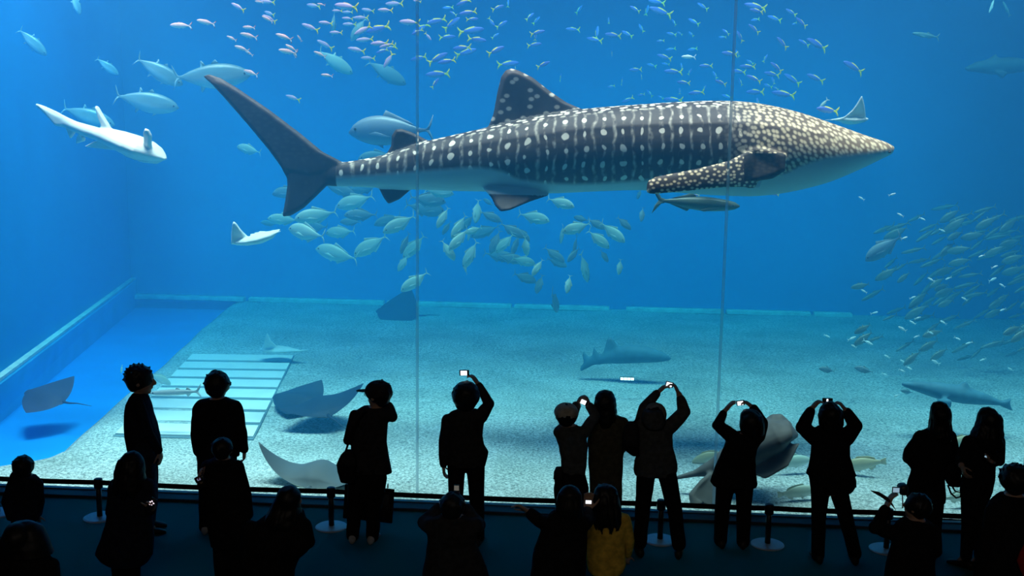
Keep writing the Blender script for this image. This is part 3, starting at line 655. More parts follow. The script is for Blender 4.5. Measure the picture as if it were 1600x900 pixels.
fish('grouper', 'ochre', 1350, 725, 68, 190, 13.1, 'yellowish fish swimming behind the woman with lifted arms and frilled jacket', 'yellow_fish', yaw=8)
fish('grouper', 'ochre', 1108, 714, 56, 200, 13.4, 'yellowish fish half hidden beside the dark coat hem', 'yellow_fish', yaw=8)
fish('grouper', 'ochre', 1496, 692, 62, 10, 13.8, 'yellowish fish between the two long-haired women', 'yellow_fish', yaw=8)
fish('grouper', 'pale', 1236, 722, 64, 5, 13.0, 'pale green fish left of the woman with the frilled jacket', 'pale_fish', yaw=8)
fish('grouper', 'pale', 1246, 769, 66, 5, 12.15, 'pale green fish low on the sand behind the belt barrier', 'pale_fish', yaw=8)
fish('grouper', 'pale', 1500, 776, 60, 5, 12.1, 'pale fish low on the sand between the two women', 'pale_fish', yaw=8)
fish('grouper', 'pale', 250, 592, 34, 320, 15.5, 'ghostly pale fish behind the head of the tousled man', 'pale_fish', yaw=30)
fish('grouper', 'pale', 190, 577, 14, 265, 16.5, 'tiny pale fish left of the tousled man', 'pale_fish')
fish('trevally', 'dull', 867, 472, 38, 280, 19, 'thin dim fish upright over the pale curb', 'faint_trevally', yaw=55)
fish('cobia', 'olive', 1447, 55, 46, 172, 18.5, 'olive fish high on the right, bent tail', 'olive_fish')
fish('cobia', 'pale', 1550, 8, 26, 250, 18.5, 'pale fish cut by the top edge on the right', 'pale_fish')
fish('cobia', 'olive', 1573, 14, 26, 120, 19.5, 'dim fish by the top right corner', 'olive_fish')
# ---- faint shoal on the right
rs = random.Random(11); pts = []
while len(pts) < 110:
    x = rs.uniform(1340, 1606); y = rs.uniform(320, 560)
    dens = min(1, (x-1320)/170)*(1 if y < 500 else .4)*(1 if y > 1350-.72*x else .25)
    if rs.random() < dens and all((x-a)**2/3+(y-b)**2 > 60 for a, b in pts): pts.append((x, y))
for i, (x, y) in enumerate(pts):
    top_ = y < 430
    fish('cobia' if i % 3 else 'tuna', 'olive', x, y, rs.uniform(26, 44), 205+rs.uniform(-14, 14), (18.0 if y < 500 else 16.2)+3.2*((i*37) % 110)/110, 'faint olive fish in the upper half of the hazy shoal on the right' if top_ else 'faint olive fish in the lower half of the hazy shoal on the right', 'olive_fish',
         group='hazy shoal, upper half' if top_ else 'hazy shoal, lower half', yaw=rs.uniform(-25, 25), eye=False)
for i, (x, y) in enumerate([(1346, 310), (1394, 304), (1407, 336), (1441, 342), (1413, 372), (1472, 360), (1455, 437), (1482, 435), (1551, 437), (1566, 446), (1426, 465), (1507, 467), (1366, 489), (1567, 484), (1410, 514), (1356, 535), (1331, 529), (1334, 541),
        (1292, 525), (1426, 504), (1434, 497), (1432, 526), (1386, 557), (1409, 579), (1382, 585), (1420, 575), (1411, 565), (1462, 566), (1496, 529), (1514, 536), (1536, 562), (1579, 577), (1454, 520), (1474, 504), (1534, 400), (1401, 618), (1350, 95+360), (1554, 417)]):
    big = (x, y) in ((1410, 514), (1356, 535), (1551, 437), (1462, 566), (1331, 529))
    lb = 'tiny gleaming white fish above the pale curb level on the right' if y < 490 else 'tiny gleaming white fish low on the right, over the sand'
    g = 'gleaming fish, upper' if y < 490 else 'gleaming fish, lower'
    fish('fusilier', 'white', x, y, 16 if big else 11, rs.choice((20, 150, 200, 335)), 15.4+rs.uniform(0, 1.6), lb, 'gleaming_fish', group=g)
for x, y, l, lb in ((1430, 601, 24, 'small pale fish above the dim long shark'), (1476, 607, 22, 'small pale fish over the back of the dim long shark'), (1417, 612, 20, 'small pale fish at the left end of the dim long shark'), (1292, 578, 26, 'dim pale fish left above the phone of the frilled-jacket woman'), (1350, 578, 28, 'dim pale fish right above the phone of the frilled-jacket woman')):
    fish('trevally', 'dull', x, y, l, 170, 15.6, lb, 'faint_fish')

# ================================================================= sharks, guitarfishes and rays
def outline_fish(name, label, cat, Y, spine, fins, mats, voxel=.02, tilt=None):
    """spine: (px, py, half height px, half depth px, depth offset m); fins: (polygon px, thickness m, depth offsets m or one)"""
    mb = MB(); rings = []
    S = [np.array(s, float) for s in spine]
    for i, s in enumerate(S):
        d = S[min(i+1, len(S)-1)][:2]-S[max(i-1, 0)][:2]; d = d/np.linalg.norm(d); nn = np.array([-d[1], d[0]])
        m = 1/ppm(at(s[0], s[1], Y)); R = []
        for a in np.linspace(0, 2*math.pi, 20, endpoint=False):
            q = s[:2]+nn*s[2]*math.cos(a); p = at(q[0], q[1], Y); p[1] = Y+s[4]+s[3]*m*math.sin(a); R.append(p)
        rings.append(R)
    mb.loft(rings)
    for poly, th, off in fins:
        P = [at(x, y, Y) for x, y in poly]
        for k, p in enumerate(P): p[1] = Y+(off[k] if isinstance(off, (list, tuple)) else off)
        mb.prism(P, (0, th, 0))
    me = remesh(mb, voxel, 2)
    base = at(S[len(S)//2][0], S[len(S)//2][1], Y); shift_mesh(me, base)
    return tag(link(name, me, mats, loc=base), label, cat)
def skin2(name, up, under, z0=0, sharp=.05):
    """back colour on upward facing skin, underside colour below (the animal's own two-tone skin)"""
    m, nt, out = new_mat(name)
    b = N(nt, 'ShaderNodeBsdfPrincipled'); b.inputs['Roughness'].default_value = .6; b.inputs['Specular IOR Level'].default_value = .2
    at_ = N(nt, 'ShaderNodeAttribute', attribute_name='side'); no = N(nt, 'ShaderNodeTexNoise'); no.inputs['Scale'].default_value = 9
    tc = N(nt, 'ShaderNodeTexCoord'); L(nt, tc.outputs['Object'], no.inputs['Vector'])
    f = mathn(nt, 'ADD', at_.outputs['Fac'], mathn(nt, 'MULTIPLY', mathn(nt, 'SUBTRACT', no.outputs['Fac'], .5), .15))
    r = ramp(nt, [(.42, under), (.58, up)]); L(nt, f, r.inputs[0]); L(nt, r.outputs[0], b.inputs['Base Color']); L(nt, b.outputs[0], out.inputs[0]); return m
WHITE = plain('white_belly_skin', (.70, .70, .66), .6, .2, noise=.06, scale=6)
GREY = plain('grey_shark_skin', (.11, .11, .11), .6, .2, noise=.15, scale=7)
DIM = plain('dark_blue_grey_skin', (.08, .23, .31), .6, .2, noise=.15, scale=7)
outline_fish('white_guitarfish', 'white-bellied guitarfish with raised pectoral fin, banking on the left', 'guitarfish', 14.6,
    [(56, 163, 2, 2, 0), (68, 170, 5, 3, 0), (84, 181, 8.5, 4, 0), (100, 190, 8.5, 6, 0), (116, 197, 8, 10, 0), (135, 204, 9.5, 14, 0), (153, 209, 10, 18, 0), (168, 213, 13, 26, 0), (185, 219, 15, 38, .02), (205, 227, 16.5, 46, .04), (224, 235, 16, 46, .05), (240, 241, 12, 34, .04), (252, 246, 6, 18, .02), (259, 249, 1.5, 5, 0)],
    [([(58, 162), (75, 171), (98, 184), (102, 199), (88, 197), (74, 181)], .05, 0), ([(149, 165), (152, 165), (160, 179), (169, 193), (176, 206), (158, 208), (160, 196), (154, 182)], .055, 0), ([(230, 232), (235, 218), (239, 206), (243, 200), (248, 202), (250, 211), (245, 225), (242, 236)], .055, [-.1, -.2, -.3, -.34, -.34, -.3, -.2, -.1]),
     ([(111, 225), (117, 211), (121, 210), (130, 215), (127, 221)], .05, [.16, .1, .05, .05, .1]), ([(121, 230), (138, 222), (152, 219), (168, 228), (178, 236), (150, 233)], .05, [.2, .15, .1, .1, .15, .2]), ([(98, 198), (114, 204), (105, 217)], .05, .1),
     ([(160, 226), (185, 236), (215, 247), (245, 252), (230, 258), (205, 256), (180, 246)], .05, [.2, .3, .35, .25, .35, .4, .35])], WHITE, .014)
outline_fish('bowmouth_guitarfish', 'big grey guitarfish gliding low behind the person in the dark coat', 'guitarfish', 12.32,
    [(1056, 747, 3, 3, 0), (1085, 740, 5, 6, 0), (1115, 731, 14, 12, 0), (1150, 715, 24, 30, 0), (1185, 693, 27, 40, 0), (1212, 679, 25, 44, 0), (1232, 673, 15, 34, 0), (1246, 680, 3, 8, 0)],
    [([(1170, 690), (1192, 664), (1208, 652), (1224, 651), (1240, 666), (1244, 682), (1215, 700)], .06, .12), ([(1072, 758), (1092, 741), (1120, 727), (1140, 742), (1124, 790), (1104, 778), (1092, 768), (1080, 777), (1074, 772)], .05, [-.3, -.2, 0, 0, -.3, -.35, -.35, -.4, -.35]),
     ([(1150, 730), (1180, 712), (1235, 690), (1248, 688), (1225, 715), (1190, 735)], .05, [-.1, -.1, -.1, -.1, -.3, -.3])], GREY, .018)
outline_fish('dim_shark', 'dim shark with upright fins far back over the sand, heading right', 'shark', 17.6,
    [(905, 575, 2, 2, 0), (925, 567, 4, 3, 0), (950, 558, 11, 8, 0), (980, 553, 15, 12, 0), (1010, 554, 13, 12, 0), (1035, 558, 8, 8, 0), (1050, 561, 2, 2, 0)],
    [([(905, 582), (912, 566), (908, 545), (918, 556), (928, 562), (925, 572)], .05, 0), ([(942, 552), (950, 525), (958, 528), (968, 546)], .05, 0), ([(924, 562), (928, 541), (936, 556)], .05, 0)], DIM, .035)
outline_fish('long_dim_shark', 'long dim shark low on the right above the two women', 'shark', 15.0,
    [(1408, 600, 3, 3, 0), (1430, 603, 8, 8, 0), (1465, 610, 13, 14, 0), (1505, 617, 14, 15, 0), (1540, 624, 9, 9, 0), (1565, 630, 4, 4, 0), (1580, 635, 2, 2, 0)],
    [([(1490, 606), (1510, 594), (1516, 608)], .05, 0), ([(1558, 628), (1580, 622), (1576, 634), (1586, 644), (1566, 636)], .05, 0), ([(1450, 616), (1478, 632), (1480, 618)], .05, -.2)], DIM, .03)
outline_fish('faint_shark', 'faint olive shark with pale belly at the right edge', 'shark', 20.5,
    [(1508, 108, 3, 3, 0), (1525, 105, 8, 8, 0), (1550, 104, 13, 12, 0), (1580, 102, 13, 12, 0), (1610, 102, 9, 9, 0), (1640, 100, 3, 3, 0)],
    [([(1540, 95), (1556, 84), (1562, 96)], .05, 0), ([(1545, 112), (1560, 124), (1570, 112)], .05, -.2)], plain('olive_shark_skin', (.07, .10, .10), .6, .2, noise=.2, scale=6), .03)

def ray_fish(name, label, cat, px, py, Y, span, head, mats, upref=(0, 0, 1), flap=(30, 30), tail=.8, chord=.62, horns=False, hump=.085, sweep=.22, curl=0):
    """disc-shaped ray built around its centre: head = heading vector, span in metres, flap = lift of the right and left wing in degrees"""
    c = at(px, py, Y); h = nrm(head); u = np.array(upref, float); z = nrm(u-h*(u@h)); s = np.cross(h, z)     # s = right wing
    B = np.stack([h, s, z], 1); V = []; nS, nC = 36, 18; hs = span/2
    top = []; bot = []; side = []
    for i in range(nS+1):
        t = -1+2*i/nS; a = abs(t); fl = math.radians(flap[0] if t > 0 else flap[1])
        ch = chord*span*(1-a**1.7)*(.92 if a > .1 else 1)+.02*span
        xm = -sweep*span*(a**1.5)*.55+.03*span*(1-a)
        ang = fl*(.25+.75*a)+math.radians(curl)*a*a
        yy = math.copysign(hs*a*math.cos(ang*.7), t); zz = hs*a*math.sin(ang)
        for j in range(nC+1):
            k = -1+2*j/nC; x = xm-k*ch/2
            th = hump*span*math.sqrt(max(0, 1-k*k))*math.exp(-(a/.34)**2)+.012*span*math.sqrt(max(0, 1-k*k))*(1-a*.8)
            top.append((x, yy, zz+th)); bot.append((x, yy, zz-th*.6))
    W = nC+1; F = []
    for i in range(nS):
        for j in range(nC):
            p = i*W+j; F.append((p, p+W, p+W+1, p+1))
    o = len(top); V = top+bot; F2 = [(o+a, o+d, o+c_, o+b) for a, b, c_, d in F]
    rim = []
    for i in range(nS):
        rim.append((i*W, o+i*W, o+(i+1)*W, (i+1)*W)); rim.append((i*W+nC, (i+1)*W+nC, o+(i+1)*W+nC, o+i*W+nC))
    for j in range(nC):
        rim.append((j, j+1, o+j+1, o+j)); e = nS*W; rim.append((e+j, o+e+j, o+e+j+1, e+j+1))
    mb = MB(); mb.add(V, F+F2+rim); nbase = len(V)
    L_ = chord*span/2
    mb.tube([(-L_*.8, 0, .01), (-L_*1.2, 0, .02*span), (-L_-tail*span*.5, .03*span, .03*span), (-L_-tail*span, .08*span, .0)], [.022*span, .014*span, .008*span, .003*span], n=8)
    if horns:
        for sg in (-1, 1): mb.tube([(L_*.85, sg*.07*span, 0), (L_*1.12, sg*.085*span, -.01*span), (L_*1.3, sg*.07*span, -.02*span)], [.022*span, .018*span, .008*span], n=8)
    side = [1.0]*o+[0.0]*o+[.8]*(len(mb.v)-nbase)
    mb.v = [tuple(B@np.array(p)) for p in mb.v]
    me = mb.mesh(name); fix_normals(me)
    atr = me.attributes.new('side', 'FLOAT', 'POINT'); atr.data.foreach_set('value', side)
    o_ = link(name, me, mats, loc=c); tag(o_, label, cat)
    for sg in (1, -1):
        obj('eye', MB().ball(c+B@np.array([L_*.72, sg*.09*span, .035*span]), (.016*span,)*3, 0, 10, 8), EYE, o_)
    return o_
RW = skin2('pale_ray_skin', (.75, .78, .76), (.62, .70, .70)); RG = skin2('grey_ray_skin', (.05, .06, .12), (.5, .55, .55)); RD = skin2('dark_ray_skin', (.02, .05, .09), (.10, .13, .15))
RB = skin2('brown_ray_skin', (.10, .13, .15), (.55, .66, .58))
RWP = plain('white_ray_skin', (.66, .76, .76), .6, .2, noise=.08, scale=8)
outline_fish('white_ray', 'small white ray with one wing raised, under the tail fin', 'ray', 14.6,
    [(362, 378, 1, 3, 0), (371, 378.5, 4.5, 14, 0), (388, 376.5, 7, 24, 0), (408, 373, 7.5, 24, 0), (424, 368, 5, 12, 0), (432, 363.5, 1.6, 2, 0), (440, 361, .8, 1, 0)],
    [([(365, 381), (366, 362), (369, 348), (371.5, 343), (375, 347), (381, 358), (388, 368), (388, 379), (376, 382)], .035, [-.10, -.12, -.16, -.18, -.16, -.12, -.05, -.02, -.05]),
     ([(384, 368), (396, 364.5), (414, 364), (426, 362), (434, 359), (432, 364), (420, 372), (400, 375)], .03, [.15, .3, .42, .36, .2, .1, .05, .05])], RWP, .014)
outline_fish('snout_ray', 'white ray with wing up, just above the whale shark snout', 'ray', 15.4,
    [(1288, 188, .8, 1, 0), (1304, 187, 1.6, 2, 0), (1318, 187, 4, 12, 0), (1334, 188, 6.5, 22, 0), (1348, 187, 4.5, 14, 0), (1357, 186, 1.2, 2, 0)],
    [([(1305, 188), (1318, 182), (1328, 172), (1335, 160), (1340, 149), (1344, 158), (1348, 172), (1351, 186), (1336, 192), (1318, 191)], .035, [-.02, -.08, -.14, -.2, -.24, -.2, -.14, -.08, 0, 0]),
     ([(1312, 190), (1324, 194), (1340, 196), (1350, 190), (1336, 186)], .03, [.1, .3, .4, .2, .05])], RWP, .014)
outline_fish('sand_ray', 'pale ray with one pointed wing up above the far edge of the slatted plate', 'ray', 18.2,
    [(405, 546, 1, 2, 0), (416, 546, 4, 12, 0), (432, 546, 5, 20, 0), (450, 547, 4, 14, 0), (468, 548, 1.5, 3, 0), (482, 547, .9, 1, 0)],
    [([(408, 547), (414, 537), (419, 527), (424, 515), (428, 528), (436, 540), (446, 547), (428, 551)], .04, [-.05, -.1, -.2, -.25, -.2, -.1, -.03, 0])], RWP, .018)
ray_fish('grey_stingray', 'grey stingray with white tail base over the blue channel', 'ray', 72, 622, 14.6, .95, (-.95, .3, .10), RG, (.1, -.40, .92), (12, 12), .42, .75)
ray_fish('front_stingray', 'large grey stingray with a pale upturned wing, low behind the belt by the long-haired figure', 'ray', 497, 749, 12.33, 1.5, (.05, 1, .0), RB, (0, -.05, 1), (4, 20), .08, .5, curl=20, hump=.12)
ray_fish('dark_stingray', 'dark blurred stingray over the sand left of the person in the cap', 'ray', 505, 638, 14.6, 1.25, (-.35, .8, .0), RD, (.05, -.5, .85), (24, 18), .55, .75)
ray_fish('shadowy_stingray', 'shadowy stingray on the sand beside the slatted plate', 'ray', 466, 625, 15.3, 1.0, (-1, .3, 0), RD, (0, -.3, .95), (8, 8), .4, .8)
ray_fish('far_ray', 'dim far ray in front of the pale curb, left pane joint', 'ray', 622, 490, 22.5, 1.15, (-1, .2, .05), RD, (0, -.6, .8), (25, 15), .4, .8)
# ================================================================= visitors
SKINM = plain('skin', (.42, .25, .17), .55, .3, noise=.08, scale=12)
CL = {k: plain('cloth_'+k, c, .9, .08, noise=.25, scale=22) for k, c in dict(black=(.012, .012, .014), navy=(.014, .018, .032), charcoal=(.03, .03, .034), grey=(.07, .075, .08), beige=(.20, .19, .16), olive=(.07, .065, .045),
      mustard=(.75, .47, .07), brown=(.05, .035, .025), denim=(.02, .03, .05), red=(.35, .02, .012), white=(.6, .6, .6), cream=(.45, .42, .36)).items()}
HAIR = {k: plain('hair_'+k, c, .5, .3, noise=.3, scale=40) for k, c in dict(black=(.008, .007, .007), brown=(.018, .011, .008)).items()}
SHOE = plain('shoe_leather', (.02, .018, .016), .5, .3); SHOEW = plain('pale_sneaker', (.45, .45, .45), .7, .2)
EYEW = plain('person_eye', (.02, .015, .012), .2, .5)
SCREEN = lambda n, c, s: plain(n, (.02, .02, .02), .3, .4, emit=(c, s))
SCR_W = SCREEN('lit_screen_white', (.9, .95, 1), 1.6); SCR_P = SCREEN('lit_screen_magenta', (.55, .04, .22), .6); SCR_B = SCREEN('lit_screen_blue', (.35, .55, .7), .7); KEY_W = SCREEN('lit_keys', (1, .8, .9), 1.2)
DEV = plain('device_shell', (.02, .02, .022), .4, .4); SILV = plain('device_silver', (.30, .31, .33), .35, .5, metal=.6)

def wob(me, amp, k=9.0, seed=0):
    """small folds: vertices moved along their normals by a sum of sines"""
    n = len(me.vertices); co = np.empty(n*3, np.float32); no = np.empty(n*3, np.float32)
    me.vertices.foreach_get('co', co); me.vertex_normals.foreach_get('vector', no)
    co = co.reshape(-1, 3); no = no.reshape(-1, 3); r = np.random.RandomState(seed); d = np.zeros(n)
    for _ in range(7):
        w = r.randn(3)*k*r.uniform(.6, 1.8); d += np.sin(co@w+r.rand()*6.28)
    co = co+no*(d*amp/3)[:, None]; me.vertices.foreach_set('co', co.astype(np.float32).ravel()); me.update()
def torso_loft(mb, rows, Y, tr, inset=1.0, dmin=.085, dmax=.19, ex=2.3):
    rings = []
    for r in rows:
        y, xl, xr = r[:3]; dy = r[3] if len(r) > 3 else 0
        a, b = at(xl, y, Y+dy), at(xr, y, Y+dy); c = (a+b)/2; hw = (b[0]-a[0])/2*inset; hd = min(dmax, max(dmin, hw*tr))*inset
        R = []
        for t in np.linspace(0, 2*math.pi, 30, endpoint=False):
            ct, st = math.cos(t), math.sin(t)
            R.append((c[0]+hw*math.copysign(abs(ct)**(2/ex), ct), c[1]+hd*math.copysign(abs(st)**(2/ex), st), c[2]))
        rings.append(R)
    mb.loft(rings); return mb
def hand(mb, w, tip, n, sgn=1, curl=25, k=1.0):
    """palm, four bent fingers of unequal length and a thumb leaving the side of the palm"""
    w, tip = np.asarray(w, float), np.asarray(tip, float); a = nrm(tip-w); n = nrm(np.asarray(n, float)-a*(a@np.asarray(n, float))); s = np.cross(n, a); Lh = .175*k
    rings = []
    for t, wx, wy in ((-.05, .024, .020), (.12, .034, .017), (.3, .041, .016), (.5, .040, .013), (.56, .034, .010)):
        c = w+a*Lh*t; rings.append([c+s*wx*k*math.cos(q)+n*wy*k*math.sin(q) for q in np.linspace(0, 2*math.pi, 14, endpoint=False)])
    mb.loft(rings)
    for i, (o, l) in enumerate(((-.030, .40), (-.010, .46), (.010, .43), (.029, .34))):
        p = w+a*Lh*.5+s*o*k*sgn; d = nrm(a+s*o*sgn*4.5); P = [p]; ang = 0
        for f in (.45, .32, .23):
            ang += math.radians(curl); q = d*math.cos(ang)+n*math.sin(ang); P.append(P[-1]+q*Lh*l*f)
        mb.tube(P, [.0092*k, .0088*k, .0082*k, .0062*k], n=8); mb.ball(P[-1], (.0064*k,)*3, 0, 8, 6)
    p = w+a*Lh*.14-s*sgn*.026*k; P = [p]
    for f, cu in ((.22, .2), (.17, .55), (.13, .8)):
        P.append(P[-1]+nrm(a*(.55+cu*.5)-s*sgn*(.8-cu*.5)+n*(.25+cu*.3))*Lh*f*1.15)
    mb.tube(P, [.0125*k, .0108*k, .0098*k, .007*k], n=8); mb.ball(P[-1], (.0072*k,)*3, 0, 8, 6)
def head_mesh(mb, c, r, f):
    """skull with jaw, brow, nose, lips and ears; f = facing direction"""
    f = nrm(f); u = np.array([0, 0, 1.0]); u = nrm(u-f*(u@f)*.6); s = nrm(np.cross(f, u)); u = np.cross(s, f); B = np.stack([s, f, u], 1); c = np.asarray(c, float)
    P = lambda x, y, z: c+B@(np.array([x, y, z])*r)
    mb.ball(P(0, -.06, .10), (.78*r, .93*r, .86*r), 0, 20, 14, B)
    mb.ball(P(0, .20, -.42), (.56*r, .62*r, .60*r), 0, 18, 12, B)
    mb.ball(P(0, .50, -.78), (.27*r, .26*r, .22*r), 0, 12, 8, B)
    mb.ball(P(0, .74, .18), (.42*r, .16*r, .12*r), 0, 12, 8, B)
    mb.tube([P(0, .82, .12), P(0, 1.0, -.16), P(0, 1.02, -.22), P(0, .84, -.28)], [.08*r, .12*r, .13*r, .10*r], n=8)
    mb.ball(P(0, .80, -.46), (.22*r, .09*r, .055*r), 0, 10, 8, B); mb.ball(P(0, .79, -.54), (.19*r, .09*r, .06*r), 0, 10, 8, B)
    for q in (-1, 1): mb.ball(P(q*.82, -.05, -.08), (.09*r, .17*r, .25*r), 0, 10, 8, B)
    return B, P
def person(label, Y, head, torso, arms=(), legs=None, face=(0, 1, 0), hair=None, haircol='black', top='black', low='black', tr=.55, shoes='dark', toes=None, group=None, voxel=.0085, coatname='jacket', skirt=None,
           cuff=.93, lowname='trousers', seed=0, hat=None, extra=None, leg_r=(.085, .062, .05), neckr=.052, sleeve=1.0, eyes=True, slack=1.0):
    hx, hy, hr = head; J = lambda p: at(p[0], p[1], Y+(p[2] if len(p) > 2 else 0))
    hc = J((hx, hy)); k = 1/ppm(hc); r = hr*k
    foot = None
    base = np.array([J((torso[-1][1]*.5+torso[-1][2]*.5, torso[-1][0]))[0], Y, 0.0])
    root = thing('person', label, 'person', base, group)
    # ---- legs
    bt = torso[-1]; cx = J(((bt[1]+bt[2])/2, bt[0]))
    hwb = abs(J((bt[2], bt[0]))[0]-J((bt[1], bt[0]))[0])/2
    if legs is None:
        leg_r = tuple(min(q, hwb*.46) for q in leg_r)
        hz = min(cx[2], .9) if skirt is None else cx[2]
        legs3 = []
        for sg in (-1, 1):
            x = cx[0]+sg*min(.085, hwb*.45)
            legs3.append([np.array([x, Y, max(hz+.05, .55)]), np.array([x, Y+.02, max(.28, hz*.52)]), np.array([x, Y, .08])])
    else: legs3 = [[J(p) for p in lg] for lg in legs]
    for lg in legs3: lg[-1][2] = max(.075, min(lg[-1][2], .14))
    # ---- body, one continuous skin
    mb = MB()
    B, P = head_mesh(mb, hc, r, face)
    t0 = torso[0]; nk = J(((t0[1]+t0[2])/2, t0[0]+2)); mb.limb([P(0, -.12, -.35), nk+np.array([0, 0, -.04])], [neckr, neckr*1.12])
    trows = [q for q in torso]
    torso_loft(mb, trows, Y, tr, .86)
    pel = J(((bt[1]+bt[2])/2, bt[0])); 
    for lg in legs3:
        mb.limb([np.array(lg[0])+np.array([0, 0, .04])]+lg[1:], [q*.86 for q in leg_r]); tv = nrm(toes if toes is not None else (0, 1, 0))
        a = lg[-1]; mb.limb([a, np.array([a[0], a[1], .034])+tv*.085], [leg_r[2]*.74, .02])
        mb.limb([np.array(lg[0])+np.array([0, 0, .04]), np.array([(cx[0]+lg[0][0])/2, lg[0][1], max(lg[0][2]+.08, cx[2])])], [leg_r[0]*.86, leg_r[0]*.9])
    sl = []
    for A in arms:
        P3 = [J(p) for p in A['j']]; R = A.get('r', (.047, .039, .031)); R = list(R)+[R[-1]]*(len(P3)-len(R))
        mb.limb(P3, R); sl.append((P3, R, A))
        if 'tip' in A: hand(mb, P3[-1], J(A['tip']), A.get('n', (0, 1, 0)), A.get('s', 1), A.get('curl', 25), A.get('k', 1.0))
    me = remesh(mb, voxel, 2); shift_mesh(me, base); link('body', me, SKINM, root)
    # ---- top
    mb = MB(); torso_loft(mb, torso, Y, tr, slack)
    for P3, R, A in sl:
        if A.get('bare'): continue
        e = A.get('cuff', cuff); Q = list(P3); Q[-1] = P3[-2]+(P3[-1]-P3[-2])*e
        mb.limb(Q, [q*1.34*A.get('w', 1)*sleeve for q in R[:-1]]+[R[-1]*1.45*A.get('w', 1)*sleeve])
    if extra: extra(mb, J, k)
    me = remesh(mb, .0105, 2); wob(me, .0035, 16, seed); shift_mesh(me, base); link(coatname, me, CL[top], root)
    # ---- trousers or skirt and shoes
    mb = MB()
    for lg in legs3:
        Q = [np.array(lg[0])+np.array([0, 0, .05])]+[np.array(q) for q in lg[1:]]; Q[-1] = Q[-1]+np.array([0, 0, -.015])
        mb.limb(Q, [leg_r[0]*1.12, leg_r[1]*1.14, leg_r[2]*1.2])
        mb.limb([Q[0], np.array([(cx[0]+Q[0][0])/2, Q[0][1], max(Q[0][2]+.1, cx[2]+.02)])], [leg_r[0]*1.1, leg_r[0]*1.15])
    me = remesh(mb, .012, 2); wob(me, .003, 12, seed+5); shift_mesh(me, base); link(lowname, me, CL[low], root)
    for i, lg in enumerate(legs3):
        a = lg[-1]; tv = nrm(toes[i] if toes is not None and np.ndim(toes) == 2 else (toes if toes is not None else (0.12*(1 if i else -1), 1, 0))); sv = np.array([-tv[1], tv[0], 0]); mb = MB(); rr = []
        for t, w, z in ((-.085, .022, .055), (-.07, .036, .085), (-.03, .040, .098), (.03, .041, .085), (.09, .046, .062), (.14, .044, .048), (.175, .030, .036), (.188, .012, .026)):
            c = np.array([a[0], a[1], 0])+tv*t
            rr.append([c+sv*w*math.cos(q)+np.array([0, 0, z*.5+z*.5*math.sin(q)*(1 if math.sin(q) > 0 else .98)]) for q in np.linspace(0, 2*math.pi, 16, endpoint=False)])
        mb.loft(rr); obj('shoe', mb, SHOEW if shoes == 'pale' else SHOE, root)
    # ---- hair
    if hair:
        mb = MB()
        if hair['t'] == 'short':
            q = hair.get('g', 1.0); mb.ball(P(0, -.14, .20), (.93*r*q, 1.0*r*q, .92*r*q), 0, 22, 16, B); mb.ball(P(0, -.42, -.25), (.72*r*q, .5*r*q, .6*r*q), 0, 16, 12, B)
            rs_ = random.Random(seed)
            for _ in range(hair.get('n', 34)):
                th = rs_.uniform(0, 2*math.pi); ph = rs_.uniform(-.15, 1.45); d = np.array([math.cos(th)*math.cos(ph), math.sin(th)*math.cos(ph), math.sin(ph)])
                if d[1] > .55 and d[2] < .5: continue
                p = P(*(d*np.array([.8, .85, .82])*q+np.array([0, -.12, .18]))); e = P(*(d*np.array([1.02, 1.06, 1.02])*(q+hair.get('s', .12))+np.array([0, -.14, .16]))); mb.tube([p, (p+e)/2, e], [.16*r, .11*r, .03*r], n=6)
            me = remesh(mb, .009, 1)
        else:
            rows = hair['rows']; rings = []; dyb = hair.get('dy', -.02)
            mb.ball(P(0, -.16, .20), (.88*r, .96*r, .86*r), 0, 22, 16, B); mb.ball(P(0, -.45, -.25), (.74*r, .55*r, .7*r), 0, 16, 12, B)
            torso_loft(mb, [(*q[:3], dyb) if len(q) < 4 else q for q in rows], Y, hair.get('tr', .85), 1.0, .02, hair.get('d', .125), 2.0)
            rs_ = random.Random(seed+3)
            for i in range(hair.get('n', 22)):                        # separate locks along the falling hair
                t = rs_.uniform(-.95, .95); pts = []
                for q in rows[len(rows)//3:]:
                    c = at((q[1]+q[2])/2+(q[2]-q[1])/2*t*1.0, q[0], Y); hd = min(hair.get('d', .125), (q[2]-q[1])/2*k*hair.get('tr', .85)); c[1] = Y+dyb-math.sqrt(max(0, 1-t*t))*hd; pts.append(c)
                if len(pts) > 1:
                    pts[-1] = pts[-1]+np.array([0, 0, -rs_.uniform(.0, .05)]); mb.tube(pts, [.012]*(len(pts)-1)+[.003], n=6)
            me = remesh(mb, .008, 1)
        wob(me, .003, 40, seed+1); shift_mesh(me, base); link('hair', me, HAIR[haircol], root)
    if eyes:
        for q in (-1, 1): obj('eye', MB().ball(P(q*.30, .80, .02), (.085*r, .05*r, .06*r), 0, 10, 8, B), EYEW, root)
    if hat: hat(root, P, B, r, J, k)
    return root, J, P, B, r
